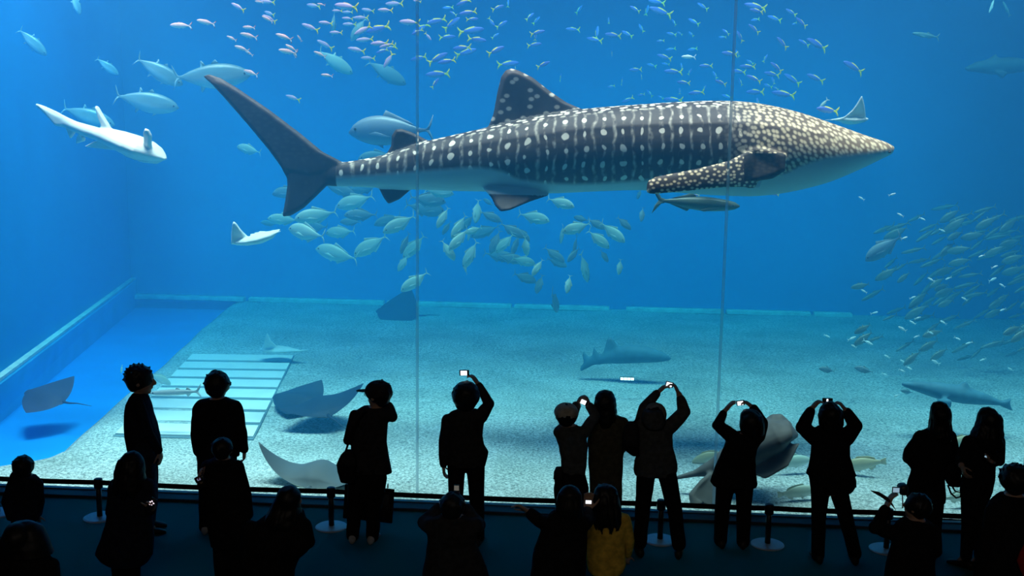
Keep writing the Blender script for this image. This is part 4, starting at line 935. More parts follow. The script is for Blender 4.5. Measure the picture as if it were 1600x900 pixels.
def camera_obj(px, py, Y, w=.10, h=.062, label='', name='compact_camera', scr=SCR_W, roll=0, sw=.8, yawz=0, shell=DEV, phone=False, sh=.8):
    """compact camera or phone held up: shell, lit rear screen facing back, lens on the far side"""
    c = at(px, py, Y); root = thing(name, label, 'phone' if phone else 'camera', c)
    Bm = np.array(Matrix.Rotation(math.radians(yawz), 3, 'Z') @ Matrix.Rotation(math.radians(roll), 3, 'Y')); d = .006 if phone else .012
    obj('shell', MB().rbox(c, (w/2, d, h/2), .35, 0, Bm), shell, root)
    obj('screen', MB().box(c+Bm@np.array([-w*.04, -d-.001, 0]), (w*sw/2, .0012, h*sh/2), 0, Bm), scr, root)
    q = c+Bm@np.array([w*.12, d, .0]); mb = MB(); ax = Bm@np.array([0, 1, 0])
    mb.tube([q, q+ax*(.003 if phone else .022)], [h*(.12 if phone else .33)]*2, n=18); obj('lens', mb, DEV if shell is not DEV else SILV, root)
    if not phone: obj('shutter_button', MB().ball(c+Bm@np.array([w*.3, 0, h/2]), (.007, .005, .003), 0, 10, 6, Bm), SILV, root)
    return root

# ---- 1 tousled man in profile, far left of the row
Y1 = 10.52
person('man with tousled hair standing in profile, facing right', Y1, (219.5, 594, 22.0),
    [(613, 209, 229), (620, 203, 232), (632, 198, 235.5), (648, 196, 239), (665, 196, 244), (682, 198, 248), (698, 201, 250), (712, 205, 251), (722, 206, 251)],
    [dict(j=[(216, 630, -.19), (232, 678, -.21), (249, 705, -.12)], tip=(253, 721, -.08), n=(-1, .2, 0), s=-1, curl=22), dict(j=[(222, 630, .2), (235, 678, .21), (247, 705, .14)], tip=(250, 720, .1), n=(-1, .2, 0), s=1)],
    [[(228, 722, -.09), (231, 772, -.09), (230, 818, -.09)], [(230, 722, .09), (234, 772, .09), (232, 815, .09)]], face=(1, .25, -.05), hair=dict(t='short', g=1.02, s=.09, n=44), top='navy', low='denim', tr=1.05, toes=(1, .2, 0), seed=1, leg_r=(.098, .078, .062))
# ---- 2 man in a vest
def vest(mb, J, k): pass
Y2 = 10.55
person('man with short hair in a sleeveless vest, seen from behind, arms hanging', Y2, (340, 602, 21.5),
    [(622, 328, 353), (627, 309, 373), (633, 304, 378), (645, 303, 377), (662, 304, 376), (680, 305, 374), (697, 305, 373), (711, 304.5, 374)],
    [dict(j=[(310, 640), (305, 678), (309, 708, .02)], tip=(311, 724, .03), n=(1, 0, 0), s=-1), dict(j=[(371, 640), (378, 675), (382, 704, .02)], tip=(381.5, 721, .03), n=(-1, 0, 0), s=1, curl=28)],
    [[(325, 714), (324, 768), (322, 820)], [(354, 714), (352, 768), (351, 818)]], hair=dict(t='short', g=1.0, s=.03, n=30), top='black', low='black', coatname='vest_and_shirt', tr=.5, shoes='pale', seed=2, leg_r=(.1, .078, .062))
# ---- 3 person in a cap with a shoulder bag
def cap_(root, P, B, r, J, k):
    mb = MB(); mb.ball(P(0, -.04, .30), (1.0*r, 1.08*r, .84*r), 0, 22, 14, B); obj('cap', mb, CL['charcoal'], root)
    rr = []
    for t, w in ((.55, .62), (1.1, .60), (1.6, .48), (1.9, .25)):
        rr.append([P(w*math.cos(q), t, .30-.10*t+.05*math.sin(q)) for q in np.linspace(0, 2*math.pi, 16, endpoint=False)])
    obj('cap_brim', MB().loft(rr), CL['charcoal'], root)
    mb = MB()
    for q in (-1, 1):
        mb.tube([P(q*.30+.19*math.cos(t), .93, .03+.17*math.sin(t)) for t in np.linspace(0, 2*math.pi, 15)], .022*r*1.2, n=6); mb.tube([P(q*.5, .92, .06), P(q*.85, .1, .06)], .022*r*1.2, n=6)
    mb.tube([P(-.1, .95, .06), P(.1, .95, .06)], .022*r*1.2, n=6); obj('glasses', mb, DEV, root)
Y3 = 10.47
person('person in a cap with brim pointing left, hand raised to the ear', Y3, (591, 617, 20.5),
    [(636, 566, 601), (642, 556, 606), (652, 549, 607), (670, 548, 605), (690, 549, 605), (708, 548, 607), (724, 547, 610), (738, 547, 612)],
    [dict(j=[(555, 650), (544, 688, .03), (556, 682, .2)], tip=(564, 674, .28), n=(0, -1, 0)), dict(j=[(602, 648), (613, 651, .05), (607, 633, .08)], tip=(601, 616, .06), n=(-1, 0, 0), s=-1, r=(.050, .043, .032))],
    [[(560, 752), (554, 795), (551, 838)], [(588, 752), (584, 795), (582, 836)]], face=(-1, .45, 0), hair=dict(t='short', g=1.0, s=.05), top='charcoal', low='black', tr=.55, shoes='pale', seed=3, hat=cap_, coatname='parka', leg_r=(.10, .07, .055))
def shoulder_bag(rows, Y, label, strap=None, mat='black', tr=.5, name='shoulder_bag', flap=True, loops=None):
    mid = rows[len(rows)//2]; base = at((mid[1]+mid[2])/2, mid[0], Y); root = thing(name, label, 'bag', base)
    mb = MB(); torso_loft(mb, rows, Y, tr, 1.0, .04, .11, 2.6); me = remesh(mb, .011, 2); wob(me, .004, 20, 9); shift_mesh(me, base); link('bag_body', me, CL[mat], root)
    if flap:
        n = max(3, len(rows)//2+1); mb = MB(); torso_loft(mb, [(r[0], r[1]-.6, r[2]+.6) for r in rows[:n]], Y, tr, 1.03, .045, .118, 2.6); obj('flap', mb, CL['charcoal'], root)
    if strap: obj('strap', MB().tube([at(*p[:2], Y+p[2]) for p in strap], .011, n=8, flat=.4), CL['black'], root)
    for lp in loops or []: obj('handle', MB().tube([at(*p[:2], Y+p[2]) for p in lp], .009, n=8), CL['black'], root)
    return root
shoulder_bag([(704, 540, 548), (710, 534, 552), (718, 530, 555), (727, 526.5, 556), (738, 527, 556), (748, 530, 556), (754, 533, 554)], Y3-.17, 'bulky dark bag hanging at the hip of the person in the cap',
    strap=[(540, 706, 0), (548, 680, -.02), (560, 654, 0), (572, 642, .06)])
# ---- 4 person lifting a camera with the right arm
Y4 = 10.5
person('person lifting a compact camera high with the right arm, left arm hanging', Y4, (728.5, 621, 22.5),
    [(640, 715, 745), (644, 704, 755), (652, 697, 757), (664, 698, 756), (680, 700, 754), (694, 701, 757), (706, 699, 763), (716, 698, 761), (728, 698, 758)],
    [dict(j=[(699, 656), (693, 697), (693, 727, .02)], tip=(694, 741, .03), n=(1, 0, 0), s=-1), dict(j=[(751, 651), (764, 631, .04), (747, 600, .10)], tip=(736, 584, .12), n=(-1, .3, .2), s=-1, curl=35, r=(.054, .045, .03), cuff=.9)],
    [[(713, 732), (712, 775), (711, 833)], [(743, 732), (745, 780), (747, 836)]], hair=dict(t='short', g=1.06, s=.0, n=24), top='charcoal', low='black', tr=.5, seed=4, leg_r=(.085, .068, .054))
camera_obj(725.5, 582.5, Y4+.12, .098, .058, 'compact camera with bright screen held up by the one lifted arm', roll=-2, sw=.66)
# ---- 5 person in a grey cap, 6 the woman beside
def beanie(root, P, B, r, J, k):
    obj('cap', MB().ball(P(0, -.06, .36), (1.03*r, 1.09*r, .80*r), 0, 22, 14, B), CL['cream'], root)
    rr = []
    for t, w in ((.5, .6), (1.1, .55), (1.45, .3)): rr.append([P(w*math.cos(q), t, .30-.10*t+.05*math.sin(q)) for q in np.linspace(0, 2*math.pi, 14, endpoint=False)])
    obj('cap_brim', MB().loft(rr), CL['grey'], root)
Y5 = 10.28
person('person in a pale cap raising a small camera with both hands', Y5, (884.5, 650, 18.5),
    [(664, 874, 902), (670, 868, 912), (682, 868, 917), (698, 873, 918), (714, 876, 917), (728, 877, 916), (742, 874, 914), (756, 871, 914), (768, 870, 914)],
    [dict(j=[(874, 675), (893, 655, .12), (901, 633, .2)], tip=(907, 621, .22), n=(1, .3, 0), s=1, curl=40, k=.95), dict(j=[(913, 675), (930, 650, .15), (921, 634, .22)], tip=(916, 621, .22), n=(-1, .3, 0), s=-1, curl=40, k=.95)],
    [[(882, 770), (882, 805), (881, 842)], [(903, 770), (903, 805), (903, 842)]], hair=dict(t='short', g=.98, s=.04), top='grey', low='black', tr=.55, seed=5, hat=beanie, leg_r=(.10, .075, .06))
camera_obj(912, 628, Y5+.2, .085, .055, 'compact camera with white screen between the two hands of the pale-capped person', roll=22, sw=.62)
shoulder_bag([(731, 869, 878), (738, 866, 879), (748, 865.5, 880), (757, 867, 880), (763, 870, 878)], Y5-.1, 'dark pouch at the left hip of the person in the pale cap', flap=True, tr=.6, name='hip_pouch')
Y6 = 10.62
person('long-haired woman in a long plaid coat, close beside the pale-capped person', Y6, (946, 631, 19.5),
    [(648, 932, 962), (653, 926, 974), (664, 923, 979), (680, 920, 979), (698, 919, 977), (715, 919, 974), (735, 920, 973), (755, 921, 972.5), (772, 921, 972.5), (786, 923, 972)],
    [dict(j=[(973, 662), (977, 694, .02), (966, 706, .2)], tip=(958, 700, .3), n=(0, -1, 0)), dict(j=[(930, 662), (925, 694, .02), (936, 706, .2)], tip=(943, 700, .3), n=(0, -1, 0))],
    [[(936, 786), (935, 815), (935, 845)], [(958, 786), (959, 815), (959, 845)]], hair=dict(t='long', rows=[(609.5, 943, 949), (612, 936, 956), (618, 931, 961), (628, 929, 963), (638, 929.5, 963.5), (648, 931, 964.5), (656, 932, 964), (664, 936, 960)], dy=-.01, tr=.95), top='olive', low='black', coatname='coat', tr=.5, seed=6)
# ---- 7 hooded man
def hood(mb, J, k):
    torso_loft(mb, [(641, 1006, 1034, -.08), (650, 1003, 1038, -.09), (660, 1003, 1040, -.09), (668, 1008, 1036, -.08)], 10.42, .6)
def hoodcap(root, P, B, r, J, k):
    mb = MB(); torso_loft(mb, [(629.5, 1021, 1028, -.01), (632, 1013, 1035), (638, 1008, 1040), (646, 1005, 1042), (654, 1005, 1041), (662, 1008, 1038)], 10.42, .95, 1.0, .03, .14, 2.0)
    me = remesh(mb, .009, 2); shift_mesh(me, root.location); link('hood', me, CL['beige'], root)
Y7 = 10.42
person('person in a pale hood, legs apart, camera held overhead', Y7, (1023.5, 648, 17.5),
    [(656, 1008, 1040), (661, 998, 1050), (668, 996, 1053), (682, 996, 1051), (696, 996, 1051.5), (710, 995, 1055), (722, 991, 1058), (734, 989, 1058), (743, 992, 1054)],
    [dict(j=[(1002, 660), (1007, 637, .05), (1027, 614, .1)], tip=(1041, 601, .12), n=(1, .3, 0), s=1, curl=30, r=(.053, .044, .03)), dict(j=[(1047, 667), (1069, 643, .05), (1061, 616, .1)], tip=(1053, 599, .12), n=(-1, .3, 0), s=-1, curl=30, r=(.056, .05, .03), cuff=.75)],
    [[(1010, 745), (1004, 795, .0), (1000, 843)], [(1041, 745), (1054, 793), (1061, 846)]], hair=dict(t='short', g=.9, s=.02), top='grey', low='black', tr=.52, seed=7, hat=hoodcap, extra=hood, leg_r=(.088, .066, .058))
camera_obj(1046, 600.5, Y7+.13, .078, .052, 'compact camera held overhead by the hooded person', roll=14, sw=.72)
shoulder_bag([(660, 982, 995), (668, 976, 997), (682, 973.5, 998), (696, 973, 998), (704, 977, 999), (711, 988, 999)], Y7-.06, 'dark shoulder bag hanging at the left side of the hooded person', tr=.7, strap=[(988, 662, 0), (996, 655, .0), (1006, 651, .05)])
# ---- 8 person in a flared dark coat
Y8 = 10.74
person('person in a flared dark coat raising a camera, fingers splayed', Y8, (1173, 661, 19.5),
    [(676, 1152, 1190), (681, 1138, 1192), (690, 1134, 1190), (702, 1130, 1183), (716, 1124, 1181), (730, 1118, 1181), (744, 1112, 1182.5), (754, 1109, 1184), (760, 1114, 1182)],
    [dict(j=[(1143, 681), (1121, 664, .05), (1132, 643, .12)], tip=(1147, 625, .14), n=(1, .3, -.2), s=1, curl=14, r=(.056, .046, .03), cuff=.8), dict(j=[(1183, 682), (1190, 661, .06), (1177, 637, .12)], tip=(1164, 627, .14), n=(-1, .3, 0), s=-1, curl=38, r=(.058, .05, .034))],
    [[(1134, 758), (1128, 802), (1126, 846)], [(1163, 758), (1162, 802), (1161, 846)]], hair=dict(t='long', rows=[(639.5, 1167, 1176), (642, 1161, 1184), (648, 1157, 1190), (658, 1155, 1193), (668, 1155, 1194), (676, 1158, 1193), (684, 1162, 1189)], tr=.9, dy=0), top='black', low='black', coatname='coat', tr=.5, seed=8, leg_r=(.088, .066, .058))
camera_obj(1157, 629.5, Y8+.15, .082, .052, 'compact camera held up by the person in the flared coat', roll=-10, sw=.7)
# ---- 9 woman with a frilled jacket
Y9 = 10.45
def frill(mb, J, k):
    for y, xl, xr in ((737, 1260, 1337), (741, 1259.5, 1338)):
        torso_loft(mb, [(y-3, xl+2, xr-2), (y, xl, xr), (y+1.5, xl+3, xr-3)], Y9, .42)
person('woman in a short frilled jacket, legs apart, both arms overhead', Y9, (1297.5, 650, 19),
    [(666, 1281, 1315), (672, 1269, 1327), (684, 1267, 1329), (698, 1267, 1328), (712, 1266, 1328), (726, 1264, 1333), (738, 1262, 1336), (750, 1265, 1335), (762, 1266, 1333), (771, 1268, 1326)],
    [dict(j=[(1273, 684), (1254, 668, .05), (1268, 639, .1)], tip=(1281, 624, .12), n=(1, .3, 0), s=1, curl=35, r=(.062, .052, .034), cuff=.88), dict(j=[(1322, 684), (1337, 666, .05), (1322, 642, .1)], tip=(1308, 624, .12), n=(-1, .3, 0), s=-1, curl=35, r=(.062, .052, .034), cuff=.88)],
    [[(1281, 768), (1279, 815), (1278, 866)], [(1309, 768), (1323, 815), (1336, 862)]], hair=dict(t='long', rows=[(627.5, 1293, 1301), (631, 1286, 1308), (638, 1281, 1314), (650, 1278, 1317), (660, 1279, 1317), (670, 1281, 1315), (680, 1285, 1311)], tr=.9, dy=0), top='black', low='black', tr=.45, seed=9, extra=frill, leg_r=(.083, .062, .056))
camera_obj(1293, 626, Y9+.13, .10, .05, 'dark camera with a glinting lamp held above the frilled jacket', roll=0, sw=.16)
shoulder_bag([(742, 1322, 1334), (750, 1320, 1337), (760, 1320, 1337), (767, 1321, 1333), (771, 1322, 1328)], Y9+.05, 'small dark bag at the right hip of the woman in the frilled jacket', tr=.6)
# ---- 10, 11 two long-haired women
Y10 = 10.8
person('long-haired woman with bent elbow, left one of the two women side by side', Y10, (1469, 651, 19),
    [(670, 1452, 1484), (676, 1436, 1487), (688, 1424, 1490), (702, 1413, 1491), (714, 1410, 1490), (724, 1416, 1486), (734, 1424, 1478), (746, 1421, 1476), (760, 1417, 1477), (774, 1415, 1478), (785, 1420, 1478)],
    [dict(j=[(1438, 682), (1418, 716, .03), (1438, 724, .2)], tip=(1448, 724, .28), n=(0, -.3, 1)), dict(j=[(1485, 682), (1491, 714, .03), (1480, 730, .16)], tip=(1474, 734, .24), n=(0, -.3, 1))],
    [[(1440, 786), (1439, 820), (1438, 856)], [(1462, 786), (1462, 820), (1461, 858)]], hair=dict(t='long', rows=[(627.5, 1464, 1472), (630, 1458, 1479), (637, 1454, 1483), (646, 1453, 1485), (658, 1452, 1485), (670, 1450, 1486), (680, 1450, 1488), (688, 1455, 1486)], tr=.85, dy=-.01), top='black', low='black', coatname='coat', tr=.42, seed=10, leg_r=(.075, .055, .045))
shoulder_bag([(722, 1482, 1491), (728, 1477, 1499), (740, 1476, 1502), (752, 1477, 1502), (760, 1482, 1500)], Y10-.02, 'dark handbag with looped handles between the two long-haired women', tr=.5, loops=[[(1481, 758, -.03), (1486, 771, -.04), (1494, 778, -.04), (1501, 776, -.03), (1502, 762, -.02)], [(1487, 758, -.02), (1492, 767, -.02), (1500, 770, -.02), (1503, 758, -.02)]])
Y11 = 10.42
person('long-haired woman with a lit phone, right one of the two women side by side', Y11, (1544, 658, 19),
    [(676, 1522, 1564), (684, 1511, 1566), (696, 1504, 1565), (708, 1499, 1561), (720, 1500, 1557), (734, 1505, 1555), (750, 1502, 1554), (766, 1500, 1551), (778, 1501, 1546), (787, 1505, 1541)],
    [dict(j=[(1513, 690), (1500, 716, .02), (1502, 727, -.12)], tip=(1506, 737, -.16), n=(1, 0, 0), s=1, cuff=.8), dict(j=[(1560, 690), (1562, 720, .0), (1552, 722, -.14)], tip=(1543, 718, -.18), n=(0, -.4, 1), s=-1)],
    [[(1513, 788), (1512, 820), (1511, 852)], [(1533, 788), (1533, 820), (1533, 852)]], hair=dict(t='long', rows=[(636, 1540, 1547), (639, 1533, 1555), (646, 1528, 1561), (656, 1526, 1565), (668, 1522, 1565), (680, 1516, 1566), (692, 1520, 1566), (702, 1526, 1563)], tr=.8, dy=-.01), top='black', low='black', coatname='coat', tr=.42, seed=11, toes=(-.7, .7, 0), leg_r=(.07, .052, .045))
camera_obj(1541, 713.5, Y11-.2, .045, .02, 'slim phone with a thin lit edge, held by the right one of the two women', 'phone', SCR_B, roll=20, phone=True, sw=.7)
# ================================================================= front row, nearer the photographer
person('big dark hunched figure at the bottom left corner, hood up', 7.2, (32, 842, 27),
    [(862, 8, 64), (868, -2, 76), (878, -8, 84), (892, -11, 89), (912, -13, 92), (950, -12, 90), (1000, -8, 84)], [dict(j=[(-4, 884), (-10, 950), (4, 1000, .1)], tip=(8, 1025, .12)), dict(j=[(80, 884), (86, 950), (70, 1000, .1)], tip=(66, 1025, .12))],
    hair=dict(t='long', rows=[(813, 32, 46), (817, 22, 56), (824, 12, 66), (836, 4, 73), (850, -1, 78), (864, -3, 82)], tr=.7, d=.16, n=0, dy=.02), top='black', low='black', coatname='hooded_coat', tr=.5, seed=12, leg_r=(.09, .07, .055))
person('child with short hair at the barrier, by the left edge', 10.05, (37.5, 730, 16.5),
    [(743, 24, 54), (748, 15, 61), (756, 13, 66), (770, 9, 67), (786, 6, 66), (800, 8, 63), (812, 12, 60)], [dict(j=[(19, 756), (8, 785), (14, 803, .08)], tip=(18, 812, .1), r=(.036, .03, .025), k=.8), dict(j=[(60, 756), (63, 785), (60, 804, .08)], tip=(59, 814, .1), r=(.036, .03, .025), k=.8)],
    hair=dict(t='short', g=1.08, s=.05, n=20), top='navy', low='black', tr=.5, seed=13, leg_r=(.06, .05, .042), neckr=.04)
Y14 = 8.85
person('long-haired woman in a wide coat in front of the tousled man', Y14, (206, 728, 19),
    [(744, 188, 226), (752, 181, 231), (766, 175, 235), (785, 170, 238), (803, 168, 238), (820, 165, 239), (838, 160, 240), (854, 154, 240), (866, 151, 238), (876, 158, 231), (884, 170, 220)],
    [dict(j=[(181, 758), (174, 800, .02), (196, 806, .2)], tip=(208, 800, .26), n=(0, -.4, 1)), dict(j=[(230, 758), (236, 795, .0), (236, 797, -.16)], tip=(238, 783, -.22), n=(0, -1, 0), s=-1)],
    hair=dict(t='long', rows=[(705, 203, 210), (708, 196, 217), (715, 189, 222), (725, 185, 225), (738, 182, 226), (750, 180, 227), (760, 179, 226), (768, 184, 222)], tr=.85, dy=-.02), top='navy', low='black', coatname='coat', tr=.5, seed=14, leg_r=(.07, .055, .045))
c = at(237, 787, Y14-.25); ph = thing('phone', 'phone with four glowing keys in the hand of the wide-coated woman', 'phone', c)
Bm = np.array(Matrix.Rotation(math.radians(30), 3, 'Y')); obj('shell', MB().rbox(c, (.027, .008, .055), .4, 0, Bm), DEV, ph)
for u_, v_ in ((-.016, .012), (-.006, .026), (.014, .016), (.004, -.004), (-.010, -.008)): obj('key', MB().rbox(c+Bm@np.array([u_, -.009, v_]), (.0065, .002, .0045), .3, 0, Bm), KEY_W, ph)
Y15 = 8.85
person('person holding a small camera low, in front of the man in the vest', Y15, (348, 702, 17.5),
    [(716, 336, 362), (722, 323, 371), (734, 318, 376), (750, 316, 380), (768, 316, 384), (788, 318, 387), (808, 322, 390), (826, 325, 392), (842, 328, 390), (854, 330, 386)],
    [dict(j=[(324, 730), (318, 756, -.02), (316, 754, -.16)], tip=(311, 743, -.2), n=(1, 0, .2), s=1), dict(j=[(370, 730), (384, 775), (388, 806, .04)], tip=(389, 822, .06), n=(-1, 0, 0))],
    hair=dict(t='short', g=1.0, s=.06, n=20), top='black', low='black', coatname='coat', tr=.5, seed=15, leg_r=(.082, .062, .05))
camera_obj(312, 748, Y15-.21, .085, .05, 'compact camera with a dim screen, held low beside the man in the vest', scr=SCREEN('dim_screen', (.35, .35, .6), .35), roll=-25, sw=.35, sh=.4)
person('long-haired figure in a bulky dark coat left of the second barrier post', 7.9, (452, 780, 22),
    [(798, 430, 474), (806, 414, 477), (818, 398, 480), (832, 385, 484), (848, 378, 486), (858, 374, 481), (870, 371, 468), (890, 370, 460), (930, 370, 458), (980, 372, 456)], [dict(j=[(392, 825), (384, 875), (402, 905, .12)], tip=(412, 915, .16)), dict(j=[(474, 822), (482, 846, .02), (468, 852, .2)], tip=(460, 846, .26))],
    hair=dict(t='long', rows=[(759.5, 447, 455), (762, 440, 462), (768, 435, 467), (778, 431, 469), (790, 424, 470), (802, 417, 472), (814, 412, 472), (822, 418, 468)], tr=.8, dy=-.01), top='black', low='black', coatname='coat', tr=.5, seed=16, leg_r=(.085, .065, .05))
Y17 = 8.1
person('photographer with raised elbows holding a magenta-lit phone, front row', Y17, (707, 792, 21),
    [(806, 690, 728), (811, 675, 738), (820, 669, 745), (832, 667, 746), (848, 668, 744), (866, 666, 752), (884, 662, 760), (905, 658, 765), (950, 656, 768), (1000, 660, 764)],
    [dict(j=[(674, 822), (664, 816, .10), (686, 793, .24)], tip=(694, 776, .26), n=(1, .2, 0), s=1, curl=35, r=(.052, .046, .032)), dict(j=[(741, 822), (747, 820, .10), (729, 794, .24)], tip=(719, 779, .26), n=(-1, .2, 0), s=-1, curl=35, r=(.052, .046, .032))],
    hair=dict(t='short', g=1.02, s=.06, n=24), top='charcoal', low='black', coatname='hooded_jacket', tr=.5, seed=17, leg_r=(.085, .065, .05))
c = at(713.5, 769, Y17+.22); ph = thing('phone', 'flip phone with a magenta-lit screen, raised above the photographer in the front row', 'phone', c)
obj('shell', MB().rbox(c, (.024, .009, .062), .4), DEV, ph); obj('screen', MB().box(c+np.array([0, -.0105, .038]), (.019, .0015, .02)), SCREEN('grey_lit_screen', (.35, .33, .28), .3), ph)
obj('keypad', MB().box(c+np.array([0, -.0105, -.025]), (.022, .0015, .026)), SCR_P, ph)
for u_ in (-.008, .004): obj('key', MB().rbox(c+np.array([u_, -.0125, -.03]), (.0022, .001, .017), .3), KEY_W, ph)
Y18 = 7.95
person('dark figure stretching an arm out to the left towards the belt', Y18, (890, 778, 19),
    [(796, 872, 908), (803, 860, 914), (814, 852, 917), (828, 846, 918), (842, 840, 918), (858, 834, 917), (876, 831, 916), (900, 829, 914), (960, 828, 914)],
    [dict(j=[(860, 820), (844, 814, .05), (827, 800, .08)], tip=(813, 791, .08), n=(0, -.4, -1), s=-1, curl=25, cuff=.8), dict(j=[(912, 818), (920, 812, .1), (918, 798, .2)], tip=(919, 786, .22), n=(0, -1, 0))],
    hair=dict(t='long', rows=[(758, 886, 894), (761, 879, 901), (768, 874, 906), (778, 871, 909), (790, 869, 910), (802, 870, 910)], tr=.85), top='black', low='black', coatname='coat', tr=.5, seed=18)
camera_obj(920, 784, Y18+.2, .05, .034, 'phone with a bright white screen between the dark figure and the mustard jacket', 'phone', SCR_W, roll=0, phone=True, sw=.9)
person('long-haired child in a mustard yellow jacket', 8.55, (946, 782, 19),
    [(799, 930, 968), (804, 922, 978), (814, 918, 981), (830, 917, 980), (848, 915, 978), (866, 914, 977), (882, 917, 978), (892, 920, 973), (897, 924, 968)],
    [dict(j=[(922, 812), (916, 845, .03), (922, 870, .12)], tip=(926, 884, .14), r=(.04, .034, .027), k=.85), dict(j=[(976, 812), (984, 845, .03), (980, 866, .12)], tip=(978, 880, .14), r=(.04, .034, .027), k=.85)],
    hair=dict(t='long', rows=[(757, 941, 951), (760, 933, 959), (767, 928, 965), (780, 925, 968), (796, 924, 971), (810, 926, 972), (820, 930, 968)], tr=.85, d=.13, dy=-.03), top='mustard', low='black', tr=.52, seed=19, leg_r=(.07, .055, .045))
Y20 = 8.2
person('person filming with a small camcorder, below the two long-haired women', Y20, (1432, 792, 20),
    [(810, 1416, 1446), (816, 1402, 1457), (828, 1396, 1461), (844, 1393, 1463), (862, 1389, 1462), (882, 1384, 1461), (905, 1381, 1462), (960, 1380, 1464)],
    [dict(j=[(1402, 836), (1369, 824, .03), (1384, 794, .10)], tip=(1393, 774, .12), n=(1, .2, 0), s=1, curl=22, r=(.045, .042, .03)), dict(j=[(1458, 832), (1462, 862, .02), (1440, 868, .18)], tip=(1430, 862, .22))],
    face=(-.8, .6, .1), hair=dict(t='short', g=1.04, s=.05, n=20), top='black', low='black', coatname='coat', tr=.5, seed=20)
c = at(1410, 764, Y20+.14); cam = thing('camcorder', 'small camcorder with a flipped-out blue screen and hanging strap', 'camcorder', c)
obj('shell', MB().rbox(c+np.array([.004, 0, 0]), (.03, .045, .04), .35), DEV, cam)
sc_ = at(1400, 765.5, Y20+.1); obj('screen_frame', MB().rbox(sc_, (.030, .005, .024), .4), DEV, cam); obj('screen', MB().box(sc_+np.array([0, -.006, 0]), (.024, .0012, .018)), SCR_B, cam)
obj('lens', MB().tube([c+np.array([0, .04, 0]), c+np.array([0, .075, 0])], [.024, .022], n=18), DEV, cam)
obj('cord', MB().tube([at(1410, 772, Y20+.12), at(1410.5, 783, Y20+.10), at(1410, 794, Y20+.06)], .0045, n=8), DEV, cam)
s = [at(x, y, Y20+.08) for x, y in ((1361, 767), (1374, 772), (1388, 781), (1394, 788), (1400, 797))]; mb = MB(); rr = []
for p, w in zip(s, (.004, .022, .024, .022, .004)): rr.append([p+np.array([-.3*w*math.cos(q)*.9, .003*math.sin(q), w*math.cos(q)*.9]) for q in np.linspace(0, 2*math.pi, 10, endpoint=False)])
tag(obj('folded_leaflet', mb.loft(rr), CL['charcoal'], base=s[2]), 'dark narrow leaflet sticking out left of the camcorder, in the filming hand', 'leaflet')
def redp(root, P, B, r, J, k):
    Y_ = 7.9; mb = MB(); rr = []
    for y, xl, xr in ((835, 1588, 1602), (848, 1580, 1606), (862, 1575, 1608), (878, 1580, 1608), (892, 1588, 1608), (904, 1594, 1607)):
        a, b = at(xl, y, Y_), at(xr, y, Y_); c_ = (a+b)/2; hw = (b[0]-a[0])/2
        rr.append([(c_[0]+hw*math.cos(q), Y_-.165+.02*math.sin(q), c_[2]) for q in np.linspace(0, 2*math.pi, 14, endpoint=False)])
    o = obj('red_panel', mb.loft(rr), CL['red'], root); o['label'] = 'red panel on the back'
person('dark-haired person at the right edge in a coat with a red panel', 7.9, (1584, 750, 23),
    [(772, 1564, 1606), (779, 1554, 1617), (788, 1545, 1627), (800, 1540, 1634), (820, 1536, 1640), (845, 1530, 1642), (875, 1524, 1644), (905, 1520, 1646), (960, 1518, 1648)],
    [dict(j=[(1552, 800), (1540, 850), (1556, 885, .12)], tip=(1566, 896, .16)), dict(j=[(1626, 800), (1640, 850), (1626, 885, .12)], tip=(1616, 896, .16))],
    hair=dict(t='short', g=1.06, s=.10, n=40), top='black', low='black', coatname='coat', tr=.5, seed=21, hat=redp)

# ================================================================= belt barrier
POSTY = 10.82
POSTM = plain('black_post', (.012, .012, .014), .4, .4); DISC = plain('brushed_steel_base', (.50, .55, .58), .45, .5, metal=.25, noise=.05)
tops = {0: -2, 1: 158, 2: 517, 3: 1032, 4: 1200, 5: 1384}
PXB = [(-2, 801), (157, 808), (517, 825), (1031, 843), (1199, 851), (1384, 858)]
LB = ['black belt post at the left edge, mostly cut off', 'black belt post with steel disc foot, beside the wide-coated woman', 'black belt post with steel disc foot, beside the person in the cap', 'black belt post between the legs of the hooded person',
      'black belt post right of the flared coat', 'black belt post hidden behind the person with the camcorder']
pc = []
for (x, y), lb in zip(PXB, LB):
    b = on(x, y, 0); b[1] = POSTY; b[2] = 0; r = thing('barrier_post', lb, 'barrier post', b, None); h = .44; pc.append((b, h))
    mb = MB(); rr = []
    for z, q in ((0, .170), (.008, .170), (.016, .155), (.022, .06)): rr.append([(b[0]+q*math.cos(t), b[1]+q*math.sin(t), z) for t in np.linspace(0, 2*math.pi, 48, endpoint=False)])
    obj('base', mb.loft(rr), DISC, r, smooth=False); obj('pole', MB().cyl(b+np.array([0, 0, .018]), .029, h-.08), POSTM, r)
    mb = MB(); rr = []
    for z, q in ((h-.115, .031), (h-.105, .045), (h-.02, .047), (h-.005, .043), (h, .03)): rr.append([(b[0]+q*math.cos(t), b[1]+q*math.sin(t), z) for t in np.linspace(0, 2*math.pi, 28, endpoint=False)])
    obj('belt_head', mb.loft(rr), POSTM, r)
far = on(1760, 872, 0); far[1] = POSTY; pc.append((far, .44))
BELT = plain('black_belt_webbing', (.012, .012, .015), .8, .1, noise=.2, scale=80)
BL = ['black belt between the left edge and the post by the wide-coated woman', 'black belt running behind the tousled man and the man in the vest', 'long black belt running behind the person lifting a camera and the plaid-coated woman', 'black belt between the hooded person and the flared coat',
      'black belt running behind the woman in the frilled jacket', 'black belt running behind the two long-haired women']
